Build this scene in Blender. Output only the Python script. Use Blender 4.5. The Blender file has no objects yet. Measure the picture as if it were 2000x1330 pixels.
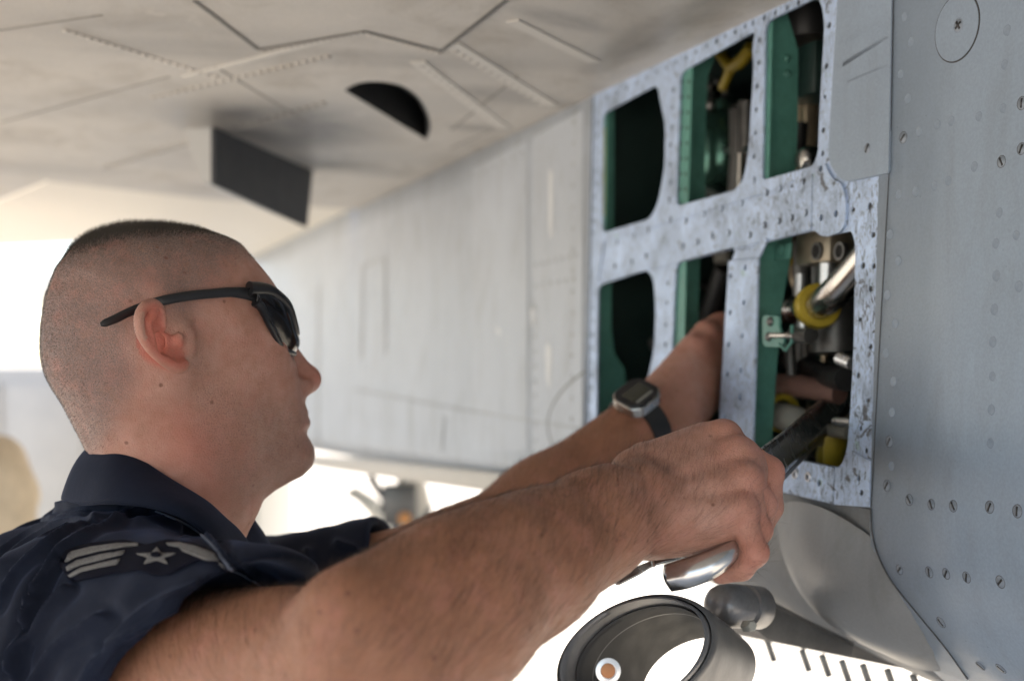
import bpy, bmesh, math, random
import numpy as np
from mathutils import Vector, Matrix
from mathutils.bvhtree import BVHTree

S = bpy.context.scene
COL = S.collection
random.seed(7)
RNG = np.random.default_rng(11)

# ------------------------------------------------------------------ camera, world, sun, exposure
EYE = 1.65
FPX = 2650.0                                   # focal length in pixels of a 2000 px wide picture
cam_data = bpy.data.cameras.new("camera")
cam = bpy.data.objects.new("camera", cam_data)
COL.objects.link(cam)
cam.location = (0, 0, EYE)
cam.rotation_euler = (math.pi / 2, 0, 0)
cam_data.sensor_width = 36.0
cam_data.lens = FPX / 2000.0 * 36.0
cam_data.shift_y = 55 / 2000.0
cam_data.clip_start = 0.02
cam_data.clip_end = 3000
cam_data.dof.use_dof = True
cam_data.dof.focus_distance = 0.99
cam_data.dof.aperture_fstop = 4.2
S.camera = cam

SUN_EL, SUN_AZ = math.radians(56), math.radians(10)      # azimuth measured from +Y towards +X
world = bpy.data.worlds.new("World")
S.world = world
world.use_nodes = True
wn = world.node_tree
for n in list(wn.nodes):
    wn.nodes.remove(n)
w_out = wn.nodes.new("ShaderNodeOutputWorld")
w_bg = wn.nodes.new("ShaderNodeBackground")
w_sky = wn.nodes.new("ShaderNodeTexSky")
w_sky.sky_type = 'NISHITA'
w_sky.sun_disc = False
w_sky.sun_elevation = SUN_EL
w_sky.sun_rotation = SUN_AZ
w_sky.dust_density = 1.6
w_sky.ozone_density = 2.2
w_bg.inputs[1].default_value = 0.15
wn.links.new(w_sky.outputs[0], w_bg.inputs[0])
wn.links.new(w_bg.outputs[0], w_out.inputs[0])

sun_data = bpy.data.lights.new("sun", 'SUN')
sun_data.energy = 4.8
sun_data.angle = math.radians(0.5)
sun_data.color = (1.0, 0.92, 0.80)
sun = bpy.data.objects.new("sun", sun_data)
COL.objects.link(sun)
sd = Vector((math.sin(SUN_AZ) * math.cos(SUN_EL), math.cos(SUN_AZ) * math.cos(SUN_EL), math.sin(SUN_EL)))
sun.rotation_euler = (-sd).to_track_quat('-Z', 'Y').to_euler()
sun.location = (0, 6, 12)

S.view_settings.view_transform = 'Standard'
S.view_settings.look = 'None'
S.view_settings.gamma = 1.0
S.view_settings.use_curve_mapping = False
S.view_settings.exposure = 1.68
S.render.engine = 'CYCLES'
S.cycles.max_bounces = 8
S.cycles.diffuse_bounces = 5
S.cycles.caustics_reflective = False
S.cycles.caustics_refractive = False
S.cycles.sample_clamp_indirect = 6.0
S.cycles.use_denoising = True
S.cycles.denoiser = 'OPENIMAGEDENOISE'

# ------------------------------------------------------------------ picture <-> place helpers
CAM = np.array([0.0, 0.0, EYE])
def ray(px, py):
    return np.array([(px - 1000.0) / FPX, 1.0, (720.0 - py) / FPX])
def P(px, py, d):
    return CAM + ray(px, py) * d
def proj(p):
    p = np.asarray(p)
    return np.stack([1000 + FPX * p[..., 0] / p[..., 1], 720 - FPX * (p[..., 2] - EYE) / p[..., 1]], -1)
def nrm(v):
    v = np.asarray(v, float)
    return v / np.linalg.norm(v)

# ------------------------------------------------------------------ objects
def wloc(o):
    v = Vector((0, 0, 0))
    while o is not None:
        v = v + o.location
        o = o.parent
    return v
def link(name, me, mat=None, parent=None, label=None, cat=None, group=None, kind=None, smooth=True, loc=None):
    """me is in world coordinates; the object's origin becomes its base / centre."""
    o = bpy.data.objects.new(name, me)
    if loc is None and parent is None:
        loc = (0, 0, 0)
    if parent is not None:
        base = wloc(parent)
        me.transform(Matrix.Translation(-base))
        o.parent = parent
    else:
        me.transform(Matrix.Translation(-Vector(loc)))
        o.location = loc
    COL.objects.link(o)
    if mat is not None:
        me.materials.clear()
        me.materials.append(mat)
    if smooth is not None:
        me.polygons.foreach_set("use_smooth", [bool(smooth)] * len(me.polygons))
    if label: o["label"] = label
    if cat: o["category"] = cat
    if group: o["group"] = group
    if kind: o["kind"] = kind
    return o
def thing(name, loc, label, cat, group=None):
    o = bpy.data.objects.new(name, None)
    o.empty_display_size = 0.1
    o.location = loc
    COL.objects.link(o)
    o["label"] = label
    o["category"] = cat
    if group: o["group"] = group
    return o
def mesh_from(verts, faces, name="m"):
    me = bpy.data.meshes.new(name)
    me.from_pydata([tuple(map(float, v)) for v in verts], [], [tuple(map(int, f)) for f in faces])
    me.update()
    return me
def mesh_np(verts, quads, name="m"):
    """fast mesh from arrays (all faces with the same number of corners)"""
    me = bpy.data.meshes.new(name)
    k = quads.shape[1]
    me.vertices.add(len(verts)); me.vertices.foreach_set("co", np.asarray(verts, np.float32).ravel())
    me.loops.add(quads.size); me.loops.foreach_set("vertex_index", quads.astype(np.int32).ravel())
    me.polygons.add(len(quads)); me.polygons.foreach_set("loop_start", np.arange(0, quads.size, k, dtype=np.int32))
    me.update(calc_edges=True); me.validate()
    return me
def bm_mesh(bm, name="m"):
    me = bpy.data.meshes.new(name)
    bmesh.ops.recalc_face_normals(bm, faces=bm.faces)
    bm.to_mesh(me); bm.free()
    return me
def auto_smooth(me, ang=35):
    bm = bmesh.new(); bm.from_mesh(me)
    for e in bm.edges:
        if len(e.link_faces) == 2 and e.calc_face_angle(0) > math.radians(ang):
            e.smooth = False
    for f in bm.faces: f.smooth = True
    bm.to_mesh(me); bm.free()
    return me
def add_box(bm, c, ax, half, bev=0.0):
    """box with centre c, axes ax (3 vectors) and half sizes"""
    ax = [nrm(a) for a in ax]
    vs = []
    for i in (-1, 1):
        for j in (-1, 1):
            for k in (-1, 1):
                vs.append(bm.verts.new(tuple(np.asarray(c) + ax[0]*half[0]*i + ax[1]*half[1]*j + ax[2]*half[2]*k)))
    fs = []
    for f in ((0,1,3,2),(4,6,7,5),(0,4,5,1),(2,3,7,6),(0,2,6,4),(1,5,7,3)):
        fs.append(bm.faces.new([vs[q] for q in f]))
    if bev > 0:
        es = list({e for f in fs for e in f.edges})
        bmesh.ops.bevel(bm, geom=es, offset=bev, segments=2, profile=0.5, affect='EDGES')
def frame_of(d):
    d = nrm(d)
    a = np.array([0, 0, 1.0]) if abs(d[2]) < 0.9 else np.array([1.0, 0, 0])
    u = nrm(np.cross(a, d))
    return u, np.cross(d, u), d
def add_tube(bm, pts, rad, seg=16, caps=True, sx=1.0, up=None):
    """swept tube through pts; rad scalar or list; sx flattens along the frame's first axis"""
    pts = [np.asarray(p, float) for p in pts]
    n = len(pts)
    if np.isscalar(rad): rad = [rad] * n
    rings = []
    prev = None
    for i in range(n):
        d = nrm(pts[min(i + 1, n - 1)] - pts[max(i - 1, 0)])
        if up is not None:
            u = nrm(np.cross(up, d)); v = np.cross(d, u)
        elif prev is None:
            u, v, _ = frame_of(d)
        else:
            u = nrm(prev - d * np.dot(prev, d)); v = np.cross(d, u)
        prev = u
        rings.append([bm.verts.new(tuple(pts[i] + rad[i] * (sx * u * math.cos(a) + v * math.sin(a))))
                      for a in np.linspace(0, 2 * math.pi, seg, endpoint=False)])
    for i in range(n - 1):
        for k in range(seg):
            bm.faces.new((rings[i][k], rings[i][(k+1) % seg], rings[i+1][(k+1) % seg], rings[i+1][k]))
    if caps:
        bm.faces.new(list(reversed(rings[0]))); bm.faces.new(rings[-1])
def add_lathe(bm, c, axis, prof, seg=24, u=None):
    """prof: list of (radius, height along axis)"""
    a, b, d = frame_of(axis)
    c = np.asarray(c, float)
    rings = []
    for r, h in prof:
        if r < 1e-6:
            rings.append([bm.verts.new(tuple(c + d * h))])
        else:
            rings.append([bm.verts.new(tuple(c + d * h + r * (a * math.cos(t) + b * math.sin(t))))
                          for t in np.linspace(0, 2 * math.pi, seg, endpoint=False)])
    for q, w in zip(rings[:-1], rings[1:]):
        for k in range(seg):
            k2 = (k + 1) % seg
            if len(q) == 1 and len(w) == 1: continue
            if len(q) == 1: bm.faces.new((q[0], w[k2], w[k]))
            elif len(w) == 1: bm.faces.new((q[k], q[k2], w[0]))
            else: bm.faces.new((q[k], q[k2], w[k2], w[k]))
def tube_obj(name, pts, rad, mat, parent=None, seg=16, sx=1.0, up=None, **kw):
    bm = bmesh.new(); add_tube(bm, pts, rad, seg, True, sx, up)
    return link(name, auto_smooth(bm_mesh(bm), 50), mat, parent, smooth=None, **kw)
def lathe_obj(name, c, axis, prof, mat, parent=None, seg=24, **kw):
    bm = bmesh.new(); add_lathe(bm, c, axis, prof, seg)
    return link(name, auto_smooth(bm_mesh(bm), 40), mat, parent, smooth=None, **kw)
def box_obj(name, c, ax, half, mat, parent=None, bev=0.002, **kw):
    bm = bmesh.new(); add_box(bm, c, ax, half, bev)
    return link(name, auto_smooth(bm_mesh(bm), 40), mat, parent, smooth=None, **kw)
def spline(pts, n):
    """Catmull-Rom through pts (any dimension), n samples"""
    p = np.asarray(pts, float)
    p = np.vstack([2*p[0]-p[1], p, 2*p[-1]-p[-2]])
    m = len(p) - 3
    out = []
    for t in np.linspace(0, m - 1e-9, n):
        i = int(t); f = t - i
        a, b, c, d = p[i], p[i+1], p[i+2], p[i+3]
        out.append(0.5*((2*b)+(-a+c)*f+(2*a-5*b+4*c-d)*f*f+(-a+3*b-3*c+d)*f**3))
    return np.array(out)

# ------------------------------------------------------------------ materials
def new_mat(name):
    m = bpy.data.materials.new(name); m.use_nodes = True
    nt = m.node_tree
    b = nt.nodes.get("Principled BSDF")
    return m, nt, b
def nd(nt, t, **kw):
    n = nt.nodes.new(t)
    for k, v in kw.items():
        if hasattr(n, k) and not k.startswith("i_"): setattr(n, k, v)
    return n
def lk(nt, a, b): nt.links.new(a, b)
def noise(nt, vec, scale, detail=4, rough=0.55, dist=0.0):
    n = nd(nt, "ShaderNodeTexNoise")
    n.inputs["Scale"].default_value = scale; n.inputs["Detail"].default_value = detail
    n.inputs["Roughness"].default_value = rough; n.inputs["Distortion"].default_value = dist
    if vec is not None: lk(nt, vec, n.inputs["Vector"])
    return n.outputs["Fac"]
def ramp(nt, fac, stops):
    r = nd(nt, "ShaderNodeValToRGB")
    el = r.color_ramp.elements
    while len(el) > 1: el.remove(el[-1])
    el[0].position = stops[0][0]; el[0].color = col4(stops[0][1])
    for p, c in stops[1:]:
        e = el.new(p); e.color = col4(c)
    lk(nt, fac, r.inputs[0])
    return r.outputs[0]
def col4(c):
    if np.isscalar(c): return (c, c, c, 1)
    return (c[0], c[1], c[2], 1)
def mixc(nt, fac, a, b, mode='MIX'):
    m = nd(nt, "ShaderNodeMix"); m.data_type = 'RGBA'; m.blend_type = mode
    for val, idx in ((fac, 0), (a, 6), (b, 7)):
        if hasattr(val, "is_output"): lk(nt, val, m.inputs[idx])
        elif idx == 0: m.inputs[0].default_value = val
        else: m.inputs[idx].default_value = col4(val)
    return m.outputs[2]
def mathn(nt, op, a, b=0.5, clamp=False):
    m = nd(nt, "ShaderNodeMath"); m.operation = op; m.use_clamp = clamp
    for i, v in enumerate((a, b)):
        if hasattr(v, "is_output"): lk(nt, v, m.inputs[i])
        else: m.inputs[i].default_value = v
    return m.outputs[0]
def coords(nt, scale=(1, 1, 1), which="Object"):
    tc = nd(nt, "ShaderNodeTexCoord"); mp = nd(nt, "ShaderNodeMapping")
    lk(nt, tc.outputs[which], mp.inputs[0]); mp.inputs["Scale"].default_value = scale
    return mp.outputs[0]
def bump(nt, b, h, strength, dist):
    n = nd(nt, "ShaderNodeBump"); n.inputs["Strength"].default_value = strength; n.inputs["Distance"].default_value = dist
    lk(nt, h, n.inputs["Height"]); lk(nt, n.outputs[0], b.inputs["Normal"])
def simple(name, c, rough=0.5, metal=0.0, var=0.15, nscale=30, bmp=0.0, spec=0.5, scl=(1,1,1)):
    """painted / worn surface: colour with two scales of noise, roughness variation and fine relief"""
    m, nt, b = new_mat(name)
    v = coords(nt, scl)
    f1 = noise(nt, v, nscale, 5); f2 = noise(nt, v, nscale * 6.3, 3)
    f = mathn(nt, 'ADD', mathn(nt, 'MULTIPLY', f1, 0.65), mathn(nt, 'MULTIPLY', f2, 0.35))
    c = np.array(col4(c)[:3])
    lk(nt, ramp(nt, f, [(0.3, c * (1 - var)), (0.7, np.minimum(c * (1 + var), 1))]), b.inputs["Base Color"])
    b.inputs["Metallic"].default_value = metal
    lk(nt, ramp(nt, f1, [(0.3, max(rough - 0.07, 0.03)), (0.7, min(rough + 0.07, 1))]), b.inputs["Roughness"])
    b.inputs["Specular IOR Level"].default_value = spec
    if bmp > 0: bump(nt, b, f, bmp, 0.001)
    return m

M = {}
M['ground'] = simple("concrete_apron", (0.50, 0.45, 0.375), 0.9, var=0.16, nscale=0.7, bmp=0.2)
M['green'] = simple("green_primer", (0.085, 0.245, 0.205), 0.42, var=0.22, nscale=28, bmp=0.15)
M['darkgreen'] = simple("shaded_green_primer", (0.007, 0.021, 0.019), 0.5, var=0.3, nscale=20, bmp=0.1)  # green primer darkened, the bay's shade put into its colour
M['black'] = simple("black_rubber", (0.012, 0.012, 0.013), 0.45, var=0.3, nscale=60, bmp=0.1)
M['steel'] = simple("stainless_pipe", (0.50, 0.48, 0.45), 0.24, metal=1.0, var=0.08, nscale=80)
M['gunmetal'] = simple("dark_grey_metal", (0.13, 0.128, 0.125), 0.38, metal=0.7, var=0.2, nscale=50, bmp=0.1)
M['brass'] = simple("brass_metal", (0.42, 0.35, 0.25), 0.35, metal=0.8, var=0.15, nscale=50)
M['yellow'] = simple("yellow_clamp", (0.43, 0.32, 0.03), 0.42, var=0.2, nscale=70, bmp=0.1)
M['yellowdk'] = simple("yellow_hose", (0.30, 0.22, 0.015), 0.5, var=0.25, nscale=60)
M['hose'] = simple("grey_hose", (0.30, 0.30, 0.27), 0.6, var=0.15, nscale=60)
M['pinkhose'] = simple("dusty_pink_hose", (0.20, 0.11, 0.09), 0.6, var=0.2, nscale=60)
M['cartgrey'] = simple("cart_paint", (0.52, 0.49, 0.44), 0.5, var=0.08, nscale=8)
M['tire'] = simple("tyre_rubber", (0.02, 0.02, 0.02), 0.8, var=0.2)
M['dark_plate'] = simple("dark_grey_fairing_paint", (0.042, 0.045, 0.052), 0.6, var=0.12, nscale=30)
M['white_plate'] = simple("pale_fairing_paint", (0.55, 0.55, 0.54), 0.5, var=0.06, nscale=30)
M['seam'] = simple("dark_sealant", (0.05, 0.05, 0.05), 0.8, var=0.4, nscale=90)
M['jointgrey'] = simple("grey_sealant", (0.27, 0.255, 0.235), 0.8, var=0.3, nscale=40)
M['joint'] = simple("panel_joint_sealant", (0.16, 0.155, 0.145), 0.8, var=0.3, nscale=40)
M['void'] = simple("hole_dark", (0.012, 0.012, 0.012), 0.9, var=0.3)  # near-black for recesses and bores, their inner shade as colour
M['ductgrey'] = simple("duct_grey_paint", (0.115, 0.115, 0.115), 0.45, metal=0.3, var=0.22, nscale=40, bmp=0.1)
M['jointmetal'] = simple("bright_swivel_metal", (0.36, 0.36, 0.37), 0.28, metal=0.9, var=0.15, nscale=60)
M['lipgrey'] = simple("worn_duct_lip", (0.19, 0.19, 0.195), 0.35, metal=0.5, var=0.2, nscale=60)
M['copper'] = simple("copper_bolt", (0.30, 0.14, 0.07), 0.4, metal=0.8)
M['beige'] = simple("gear_door_paint", (0.84, 0.78, 0.68), 0.6, var=0.1, nscale=6)
M['orange'] = simple("orange_cap", (0.55, 0.25, 0.08), 0.5)

def skin_paint(name, base, streak=0.35, spec=0.5, rough=0.45, metal=0.0, grain=0.12, streak_scale=(3, 3, 0.9)):
    """aircraft paint: cloudy wear, streaks, scuffs, speckles of dirt and a fine grain"""
    m, nt, b = new_mat(name)
    v = coords(nt); vs = coords(nt, streak_scale)
    base = np.array(base)
    cloud = noise(nt, v, 3.5, 5, 0.6); st = noise(nt, vs, 9, 6, 0.62, 0.6); fine = noise(nt, v, 420, 2)
    c = ramp(nt, cloud, [(0.3, base * (1 - streak * 0.45)), (0.72, np.minimum(base * (1 + streak * 0.3), 0.9))])
    c = mixc(nt, ramp(nt, st, [(0.50, 0.0), (0.72, min(streak*1.4, 1))]), c, base * np.array([0.62, 0.58, 0.52]))
    c = mixc(nt, ramp(nt, noise(nt, vs, 23, 5), [(0.62, 0.0), (0.72, streak * 0.7)]), c, np.minimum(base * 1.35, 0.85))
    vo = nd(nt, "ShaderNodeTexVoronoi"); vo.inputs["Scale"].default_value = 130; lk(nt, v, vo.inputs["Vector"])
    spk = ramp(nt, vo.outputs["Distance"], [(0.06, 1.0), (0.13, 0.0)])
    spk = mathn(nt, 'MULTIPLY', spk, ramp(nt, noise(nt, v, 9, 3), [(0.55, 0.0), (0.66, 0.75)]))
    c = mixc(nt, spk, c, base * 0.25)
    c = mixc(nt, grain, c, ramp(nt, fine, [(0.35, base * 0.6), (0.65, base * 1.4)]))
    lk(nt, c, b.inputs["Base Color"])
    b.inputs["Metallic"].default_value = metal
    b.inputs["Specular IOR Level"].default_value = spec
    lk(nt, ramp(nt, cloud, [(0.3, rough - 0.08), (0.7, rough + 0.1)]), b.inputs["Roughness"])
    h = mathn(nt, 'ADD', mathn(nt, 'MULTIPLY', fine, 0.25), mathn(nt, 'MULTIPLY', noise(nt, v, 14, 3), 1.0))
    bump(nt, b, h, 0.25, 0.0012)
    return m
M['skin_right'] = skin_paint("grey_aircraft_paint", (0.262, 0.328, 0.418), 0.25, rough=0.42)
M['skin_left'] = skin_paint("lightened_aircraft_paint", (0.415, 0.455, 0.51), 0.42, rough=0.5)  # lighter copy of the grey skin, ground bounce put into the colour
M['skin_low'] = skin_paint("darkened_belly_paint", (0.185, 0.19, 0.195), 0.4, rough=0.45)  # darker copy, shade of the downward-facing skin put into the colour
M['wing'] = skin_paint("wing_underside_paint", (0.565, 0.528, 0.478), 0.55, rough=0.40, streak_scale=(1.2, 0.8, 1))

def soot(m, loc, rad, ax, amount=0.8):
    """a soft smoky stain with its own place on the surface"""
    nt = m.node_tree; b = nt.nodes["Principled BSDF"]
    src = b.inputs["Base Color"].links[0].from_socket
    g = nd(nt, "ShaderNodeNewGeometry"); mp = nd(nt, "ShaderNodeMapping"); mp.vector_type = 'TEXTURE'
    lk(nt, g.outputs["Position"], mp.inputs[0])
    mp.inputs["Location"].default_value = loc; mp.inputs["Rotation"].default_value = (0, 0, ax); mp.inputs["Scale"].default_value = rad
    gr_ = nd(nt, "ShaderNodeTexGradient"); gr_.gradient_type = 'SPHERICAL'; lk(nt, mp.outputs[0], gr_.inputs[0])
    f = mathn(nt, 'MULTIPLY', ramp(nt, gr_.outputs["Fac"], [(0.0, 0.0), (0.55, amount)]), ramp(nt, noise(nt, mp.outputs[0], 2.2, 4), [(0.3, 0.6), (0.6, 1.0)]))
    lk(nt, mixc(nt, f, src, (0.085, 0.085, 0.09)), b.inputs["Base Color"])

def frame_mat():
    """bare, scratched aluminium frame: base tinted blue for reflected sky, dark grime, sealant residue and primer chips"""
    m, nt, b = new_mat("scratched_bare_aluminium")
    v = coords(nt); vst = coords(nt, (1, 1, 0.35))
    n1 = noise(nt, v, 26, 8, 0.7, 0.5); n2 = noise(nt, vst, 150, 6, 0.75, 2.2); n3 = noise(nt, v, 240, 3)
    c = ramp(nt, n1, [(0.32, (0.30, 0.37, 0.49)), (0.48, (0.43, 0.54, 0.73)), (0.66, (0.54, 0.68, 0.93))])  # blue of the reflected sky put into the metal's base colour
    grime = ramp(nt, n2, [(0.52, 0.0), (0.59, 0.95)])
    grime = mathn(nt, 'MULTIPLY', grime, ramp(nt, noise(nt, v, 11, 4), [(0.38, 0.15), (0.62, 1.0)]))
    patch = ramp(nt, noise(nt, v, 60, 5, 0.7, 0.8), [(0.58, 0.0), (0.63, 0.92)])
    gp_ = nd(nt, "ShaderNodeNewGeometry"); sx_ = nd(nt, "ShaderNodeSeparateXYZ"); lk(nt, gp_.outputs["Position"], sx_.inputs[0])
    fwd = nd(nt, "ShaderNodeMapRange"); lk(nt, sx_.outputs[1], fwd.inputs[0])
    for i_, v_ in ((1, 1.42), (2, 1.16), (3, 0.30), (4, 1.0)): fwd.inputs[i_].default_value = v_
    grime = mathn(nt, 'MULTIPLY', mathn(nt, 'MAXIMUM', grime, patch), mathn(nt, 'MAXIMUM', fwd.outputs[0], ramp(nt, noise(nt, v, 7, 3), [(0.47, 0.0), (0.62, 0.95)])))
    chip = ramp(nt, noise(nt, v, 48, 5, 0.65), [(0.66, 0.0), (0.70, 0.6)])
    c = mixc(nt, chip, c, (0.33, 0.50, 0.46))
    c = mixc(nt, grime, c, (0.055, 0.05, 0.048))
    c = mixc(nt, ramp(nt, n3, [(0.55, 0.0), (0.75, 0.35)]), c, (0.2, 0.2, 0.2))
    lk(nt, c, b.inputs["Base Color"])
    lk(nt, mathn(nt, 'MULTIPLY', mathn(nt, 'SUBTRACT', 1.0, grime), 0.35), b.inputs["Metallic"])
    lk(nt, ramp(nt, n1, [(0.3, 0.5), (0.7, 0.34)]), b.inputs["Roughness"])
    h = mathn(nt, 'ADD', n1, mathn(nt, 'MULTIPLY', n2, 0.8))
    bump(nt, b, h, 0.7, 0.0018)
    return m
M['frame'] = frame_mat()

# ------------------------------------------------------------------ ground
bm = bmesh.new()
add_box(bm, (0, 300, -0.25), ((1,0,0),(0,1,0),(0,0,1)), (900, 1000, 0.25), 0)
link("ground", bm_mesh(bm), M['ground'], kind="structure", smooth=False)

# ------------------------------------------------------------------ the fuselage side: one gently leaning plane
A_X, TAN = 0.70, 950.0 / FPX
U = nrm(np.array([-TAN, 1.0, 0.0]))                     # along the fuselage, away from the camera
NH = nrm(np.array([-1.0, -TAN, 0.0]))                   # outward
LEAN = 0.03
V = nrm(np.array([0, 0, 1.0]) - LEAN * NH)
N = nrm(np.cross(U, V)); N = N if N @ NH > 0 else -N
ORG = np.array([A_X, 0.0, EYE])
def F(px, py, off=0.0):
    d = ray(px, py)
    t = ((ORG - CAM) @ N + off) / (d @ N)
    return CAM + d * t
def st(px, py, off=0.0):
    q = F(px, py, off) - ORG
    return np.array([q @ U, q @ V])
def from_st(s, t, off):
    return ORG + U * s + V * t + N * off
def flat_fill(outer, holes, thick, bev=0.0):
    """polygon with holes -> slab, in its own 2D plane (z from -thick to 0); outer/holes are 2D arrays"""
    cu = bpy.data.curves.new("c", 'CURVE'); cu.dimensions = '2D'; cu.fill_mode = 'BOTH'
    cu.extrude = thick / 2; cu.bevel_depth = bev; cu.bevel_resolution = 0
    for poly in [outer] + list(holes):
        sp = cu.splines.new('POLY'); sp.points.add(len(poly) - 1)
        for i, q in enumerate(poly): sp.points[i].co = (q[0], q[1], 0, 1)
        sp.use_cyclic_u = True
    o = bpy.data.objects.new("c", cu); COL.objects.link(o)
    dg = bpy.context.evaluated_depsgraph_get()
    me = bpy.data.meshes.new_from_object(o.evaluated_get(dg), depsgraph=dg)
    bpy.data.objects.remove(o); bpy.data.curves.remove(cu)
    bmx = bmesh.new(); bmx.from_mesh(me)
    bmesh.ops.remove_doubles(bmx, verts=bmx.verts, dist=1e-6)
    bmesh.ops.translate(bmx, verts=bmx.verts, vec=(0, 0, -thick / 2))
    bmesh.ops.recalc_face_normals(bmx, faces=bmx.faces)
    bmx.to_mesh(me); bmx.free()
    return me
def rounded(poly, r, seg=5):
    """round the corners of a 2D polygon; r scalar or list"""
    p = np.asarray(poly, float); n = len(p); out = []
    for i in range(n):
        a, b, c = p[i-1], p[i], p[(i+1) % n]
        ri = r if np.isscalar(r) else r[i]
        la, lc = np.linalg.norm(a-b), np.linalg.norm(c-b)
        k = min(ri, la*0.45, lc*0.45)
        if k < 1e-5: out.append(b); continue
        q0, q1 = b + (a-b)/la*k, b + (c-b)/lc*k
        for t in np.linspace(0, 1, seg):
            out.append((1-t)**2*q0 + 2*t*(1-t)*b + t*t*q1)
    return np.array(out)
def plane_mat(off=0.0):
    m = Matrix.Identity(4)
    for i in range(3):
        m[i][0] = U[i]; m[i][1] = V[i]; m[i][2] = N[i]; m[i][3] = (ORG + N * off)[i]
    return m
def slab(name, px, off, thick, mat, parent, holes_px=(), r=0.004, bev=0.0003, hole_r=0.006, st_holes=(), **kw):
    outer = rounded([st(x, y, off) for x, y in px], r)
    holes = [rounded([st(x, y, off) for x, y in h], hole_r) for h in holes_px] + list(st_holes)
    me = flat_fill(outer, holes, thick, bev)
    me.transform(plane_mat(off))
    if me.polygons and False: pass
    return link(name, me, mat, parent, smooth=False, **kw)
def circle2(c, r, n=10, sq=1.0, rot=0.0):
    return np.array([[c[0] + r*math.cos(a+rot), c[1] + r*sq*math.sin(a+rot)] for a in np.linspace(0, 2*math.pi, n, endpoint=False)])

Z0, RB, RC = EYE - 0.128, 0.24, 0.168                   # where the side starts to curve under, and the curve's half axes
def prof_pt(a, rc=RC, rb=RB):
    """a in radians: 0 = start of the curve, > 90 deg = running inwards"""
    off0 = LEAN * (EYE - Z0)
    return off0 - rb * (1 - math.cos(a)), Z0 - rc * math.sin(a)
def side_pt(Y, z=None, a=None, lift=0.0, rear=False):
    base = np.array([A_X - TAN * Y, Y, 0])
    if a is None:
        return base + NH * (LEAN * (EYE - z) + lift) + np.array([0, 0, z])
    o, z = prof_pt(a, 0.052, 0.10) if rear else prof_pt(a, 0.150 + 0.036*min(max((1.62 - Y)/0.45, 0), 1))
    if rear: z -= 0.021 * max(0.0, Y - 1.7)
    nn = nrm(NH * math.cos(a) * RC + np.array([0, 0, -1.0]) * math.sin(a) * RB)
    return base + NH * o + np.array([0, 0, z]) + nn * lift
def side_skin(name, Ys, zs, angs, mat, parent, lift=0.0, thick=0.003, rear=False, **kw):
    """strip of fuselage skin: straight part at heights zs (descending) then the curve under at angs"""
    rows = []
    for Y in Ys:
        rows.append([side_pt(Y, z=z, lift=lift) for z in zs] + [side_pt(Y, a=a, lift=lift, rear=rear) for a in angs])
    m, k = len(rows), len(rows[0])
    vs = [p for r in rows for p in r]
    fs = [(i*k+j, i*k+j+1, (i+1)*k+j+1, (i+1)*k+j) for i in range(m-1) for j in range(k-1)]
    me = mesh_from(vs, fs)
    bmx = bmesh.new(); bmx.from_mesh(me); bmesh.ops.recalc_face_normals(bmx, faces=bmx.faces)
    bmx.faces.ensure_lookup_table()
    if bmx.faces[0].normal.dot(Vector(NH)) < 0: bmesh.ops.reverse_faces(bmx, faces=bmx.faces)
    bmx.to_mesh(me); bmx.free()
    o = link(name, me, mat, parent, **kw)
    sol = o.modifiers.new("thickness", 'SOLIDIFY'); sol.thickness = thick; sol.offset = -1
    return o

AIR = thing("aircraft", (0.9, 1.4, 0.0), "grey military jet with an open access bay in its side under the wing", "aircraft")

Yof = lambda px: F(px, 720)[1]
ZT = EYE + 0.36
ANG = [math.radians(a) for a in np.linspace(0, 112, 20)]
# skin aft of the frame, in two sheets with a joint, and the skin below and ahead of the frame
side_skin("rear_skin", np.linspace(Yof(1143), 9.0, 26), np.linspace(ZT, Z0 + 0.004, 8), ANG, M['skin_left'], AIR, rear=True, label="pale scuffed skin aft of the open bay")
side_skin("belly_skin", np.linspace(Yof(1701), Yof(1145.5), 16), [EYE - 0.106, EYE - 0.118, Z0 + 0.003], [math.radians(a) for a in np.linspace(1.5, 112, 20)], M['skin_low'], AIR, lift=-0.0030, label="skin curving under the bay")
side_skin("front_skin", np.linspace(-1.6, Yof(1709), 26), np.linspace(ZT, Z0 + 0.004, 8), ANG, M['skin_right'], AIR, lift=0.0012, label="smooth grey riveted skin ahead of the bay")

# unseen top, far side and bottom of the fuselage, added to block sunlight
sec = [(-0.01, EYE + 0.355), (-0.05, EYE + 0.62), (-0.25, EYE + 0.95), (-0.65, EYE + 1.10), (-1.05, EYE + 0.95), (-1.27, EYE + 0.62), (-1.32, EYE + 0.20), (-1.26, EYE - 0.15), (-1.0, EYE - 0.28), (-0.26, EYE - 0.292)]
sec = spline(np.array(sec), 40)
vs, fs = [], []
ysf = np.linspace(-1.6, 9.0, 12)
for Yv in ysf:
    kk_ = 0.12 if Yv > 2 else 0.0
    for o_, z_ in sec:
        b_ = np.array([A_X - TAN*Yv, Yv, 0])
        vs.append(b_ + NH*o_ + np.array([0, 0, z_ + (0.10 if (z_ < EYE - 0.2 and Yv > 1.8) else 0.0)]))
for i in range(len(ysf)-1):
    for j in range(39): fs.append((i*40+j, i*40+j+1, (i+1)*40+j+1, (i+1)*40+j))
shell = link("upper_fuselage", mesh_from(vs, fs), M['skin_right'], AIR)
m_ = shell.modifiers.new("t", 'SOLIDIFY'); m_.thickness = 0.004; m_.offset = 0

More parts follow.
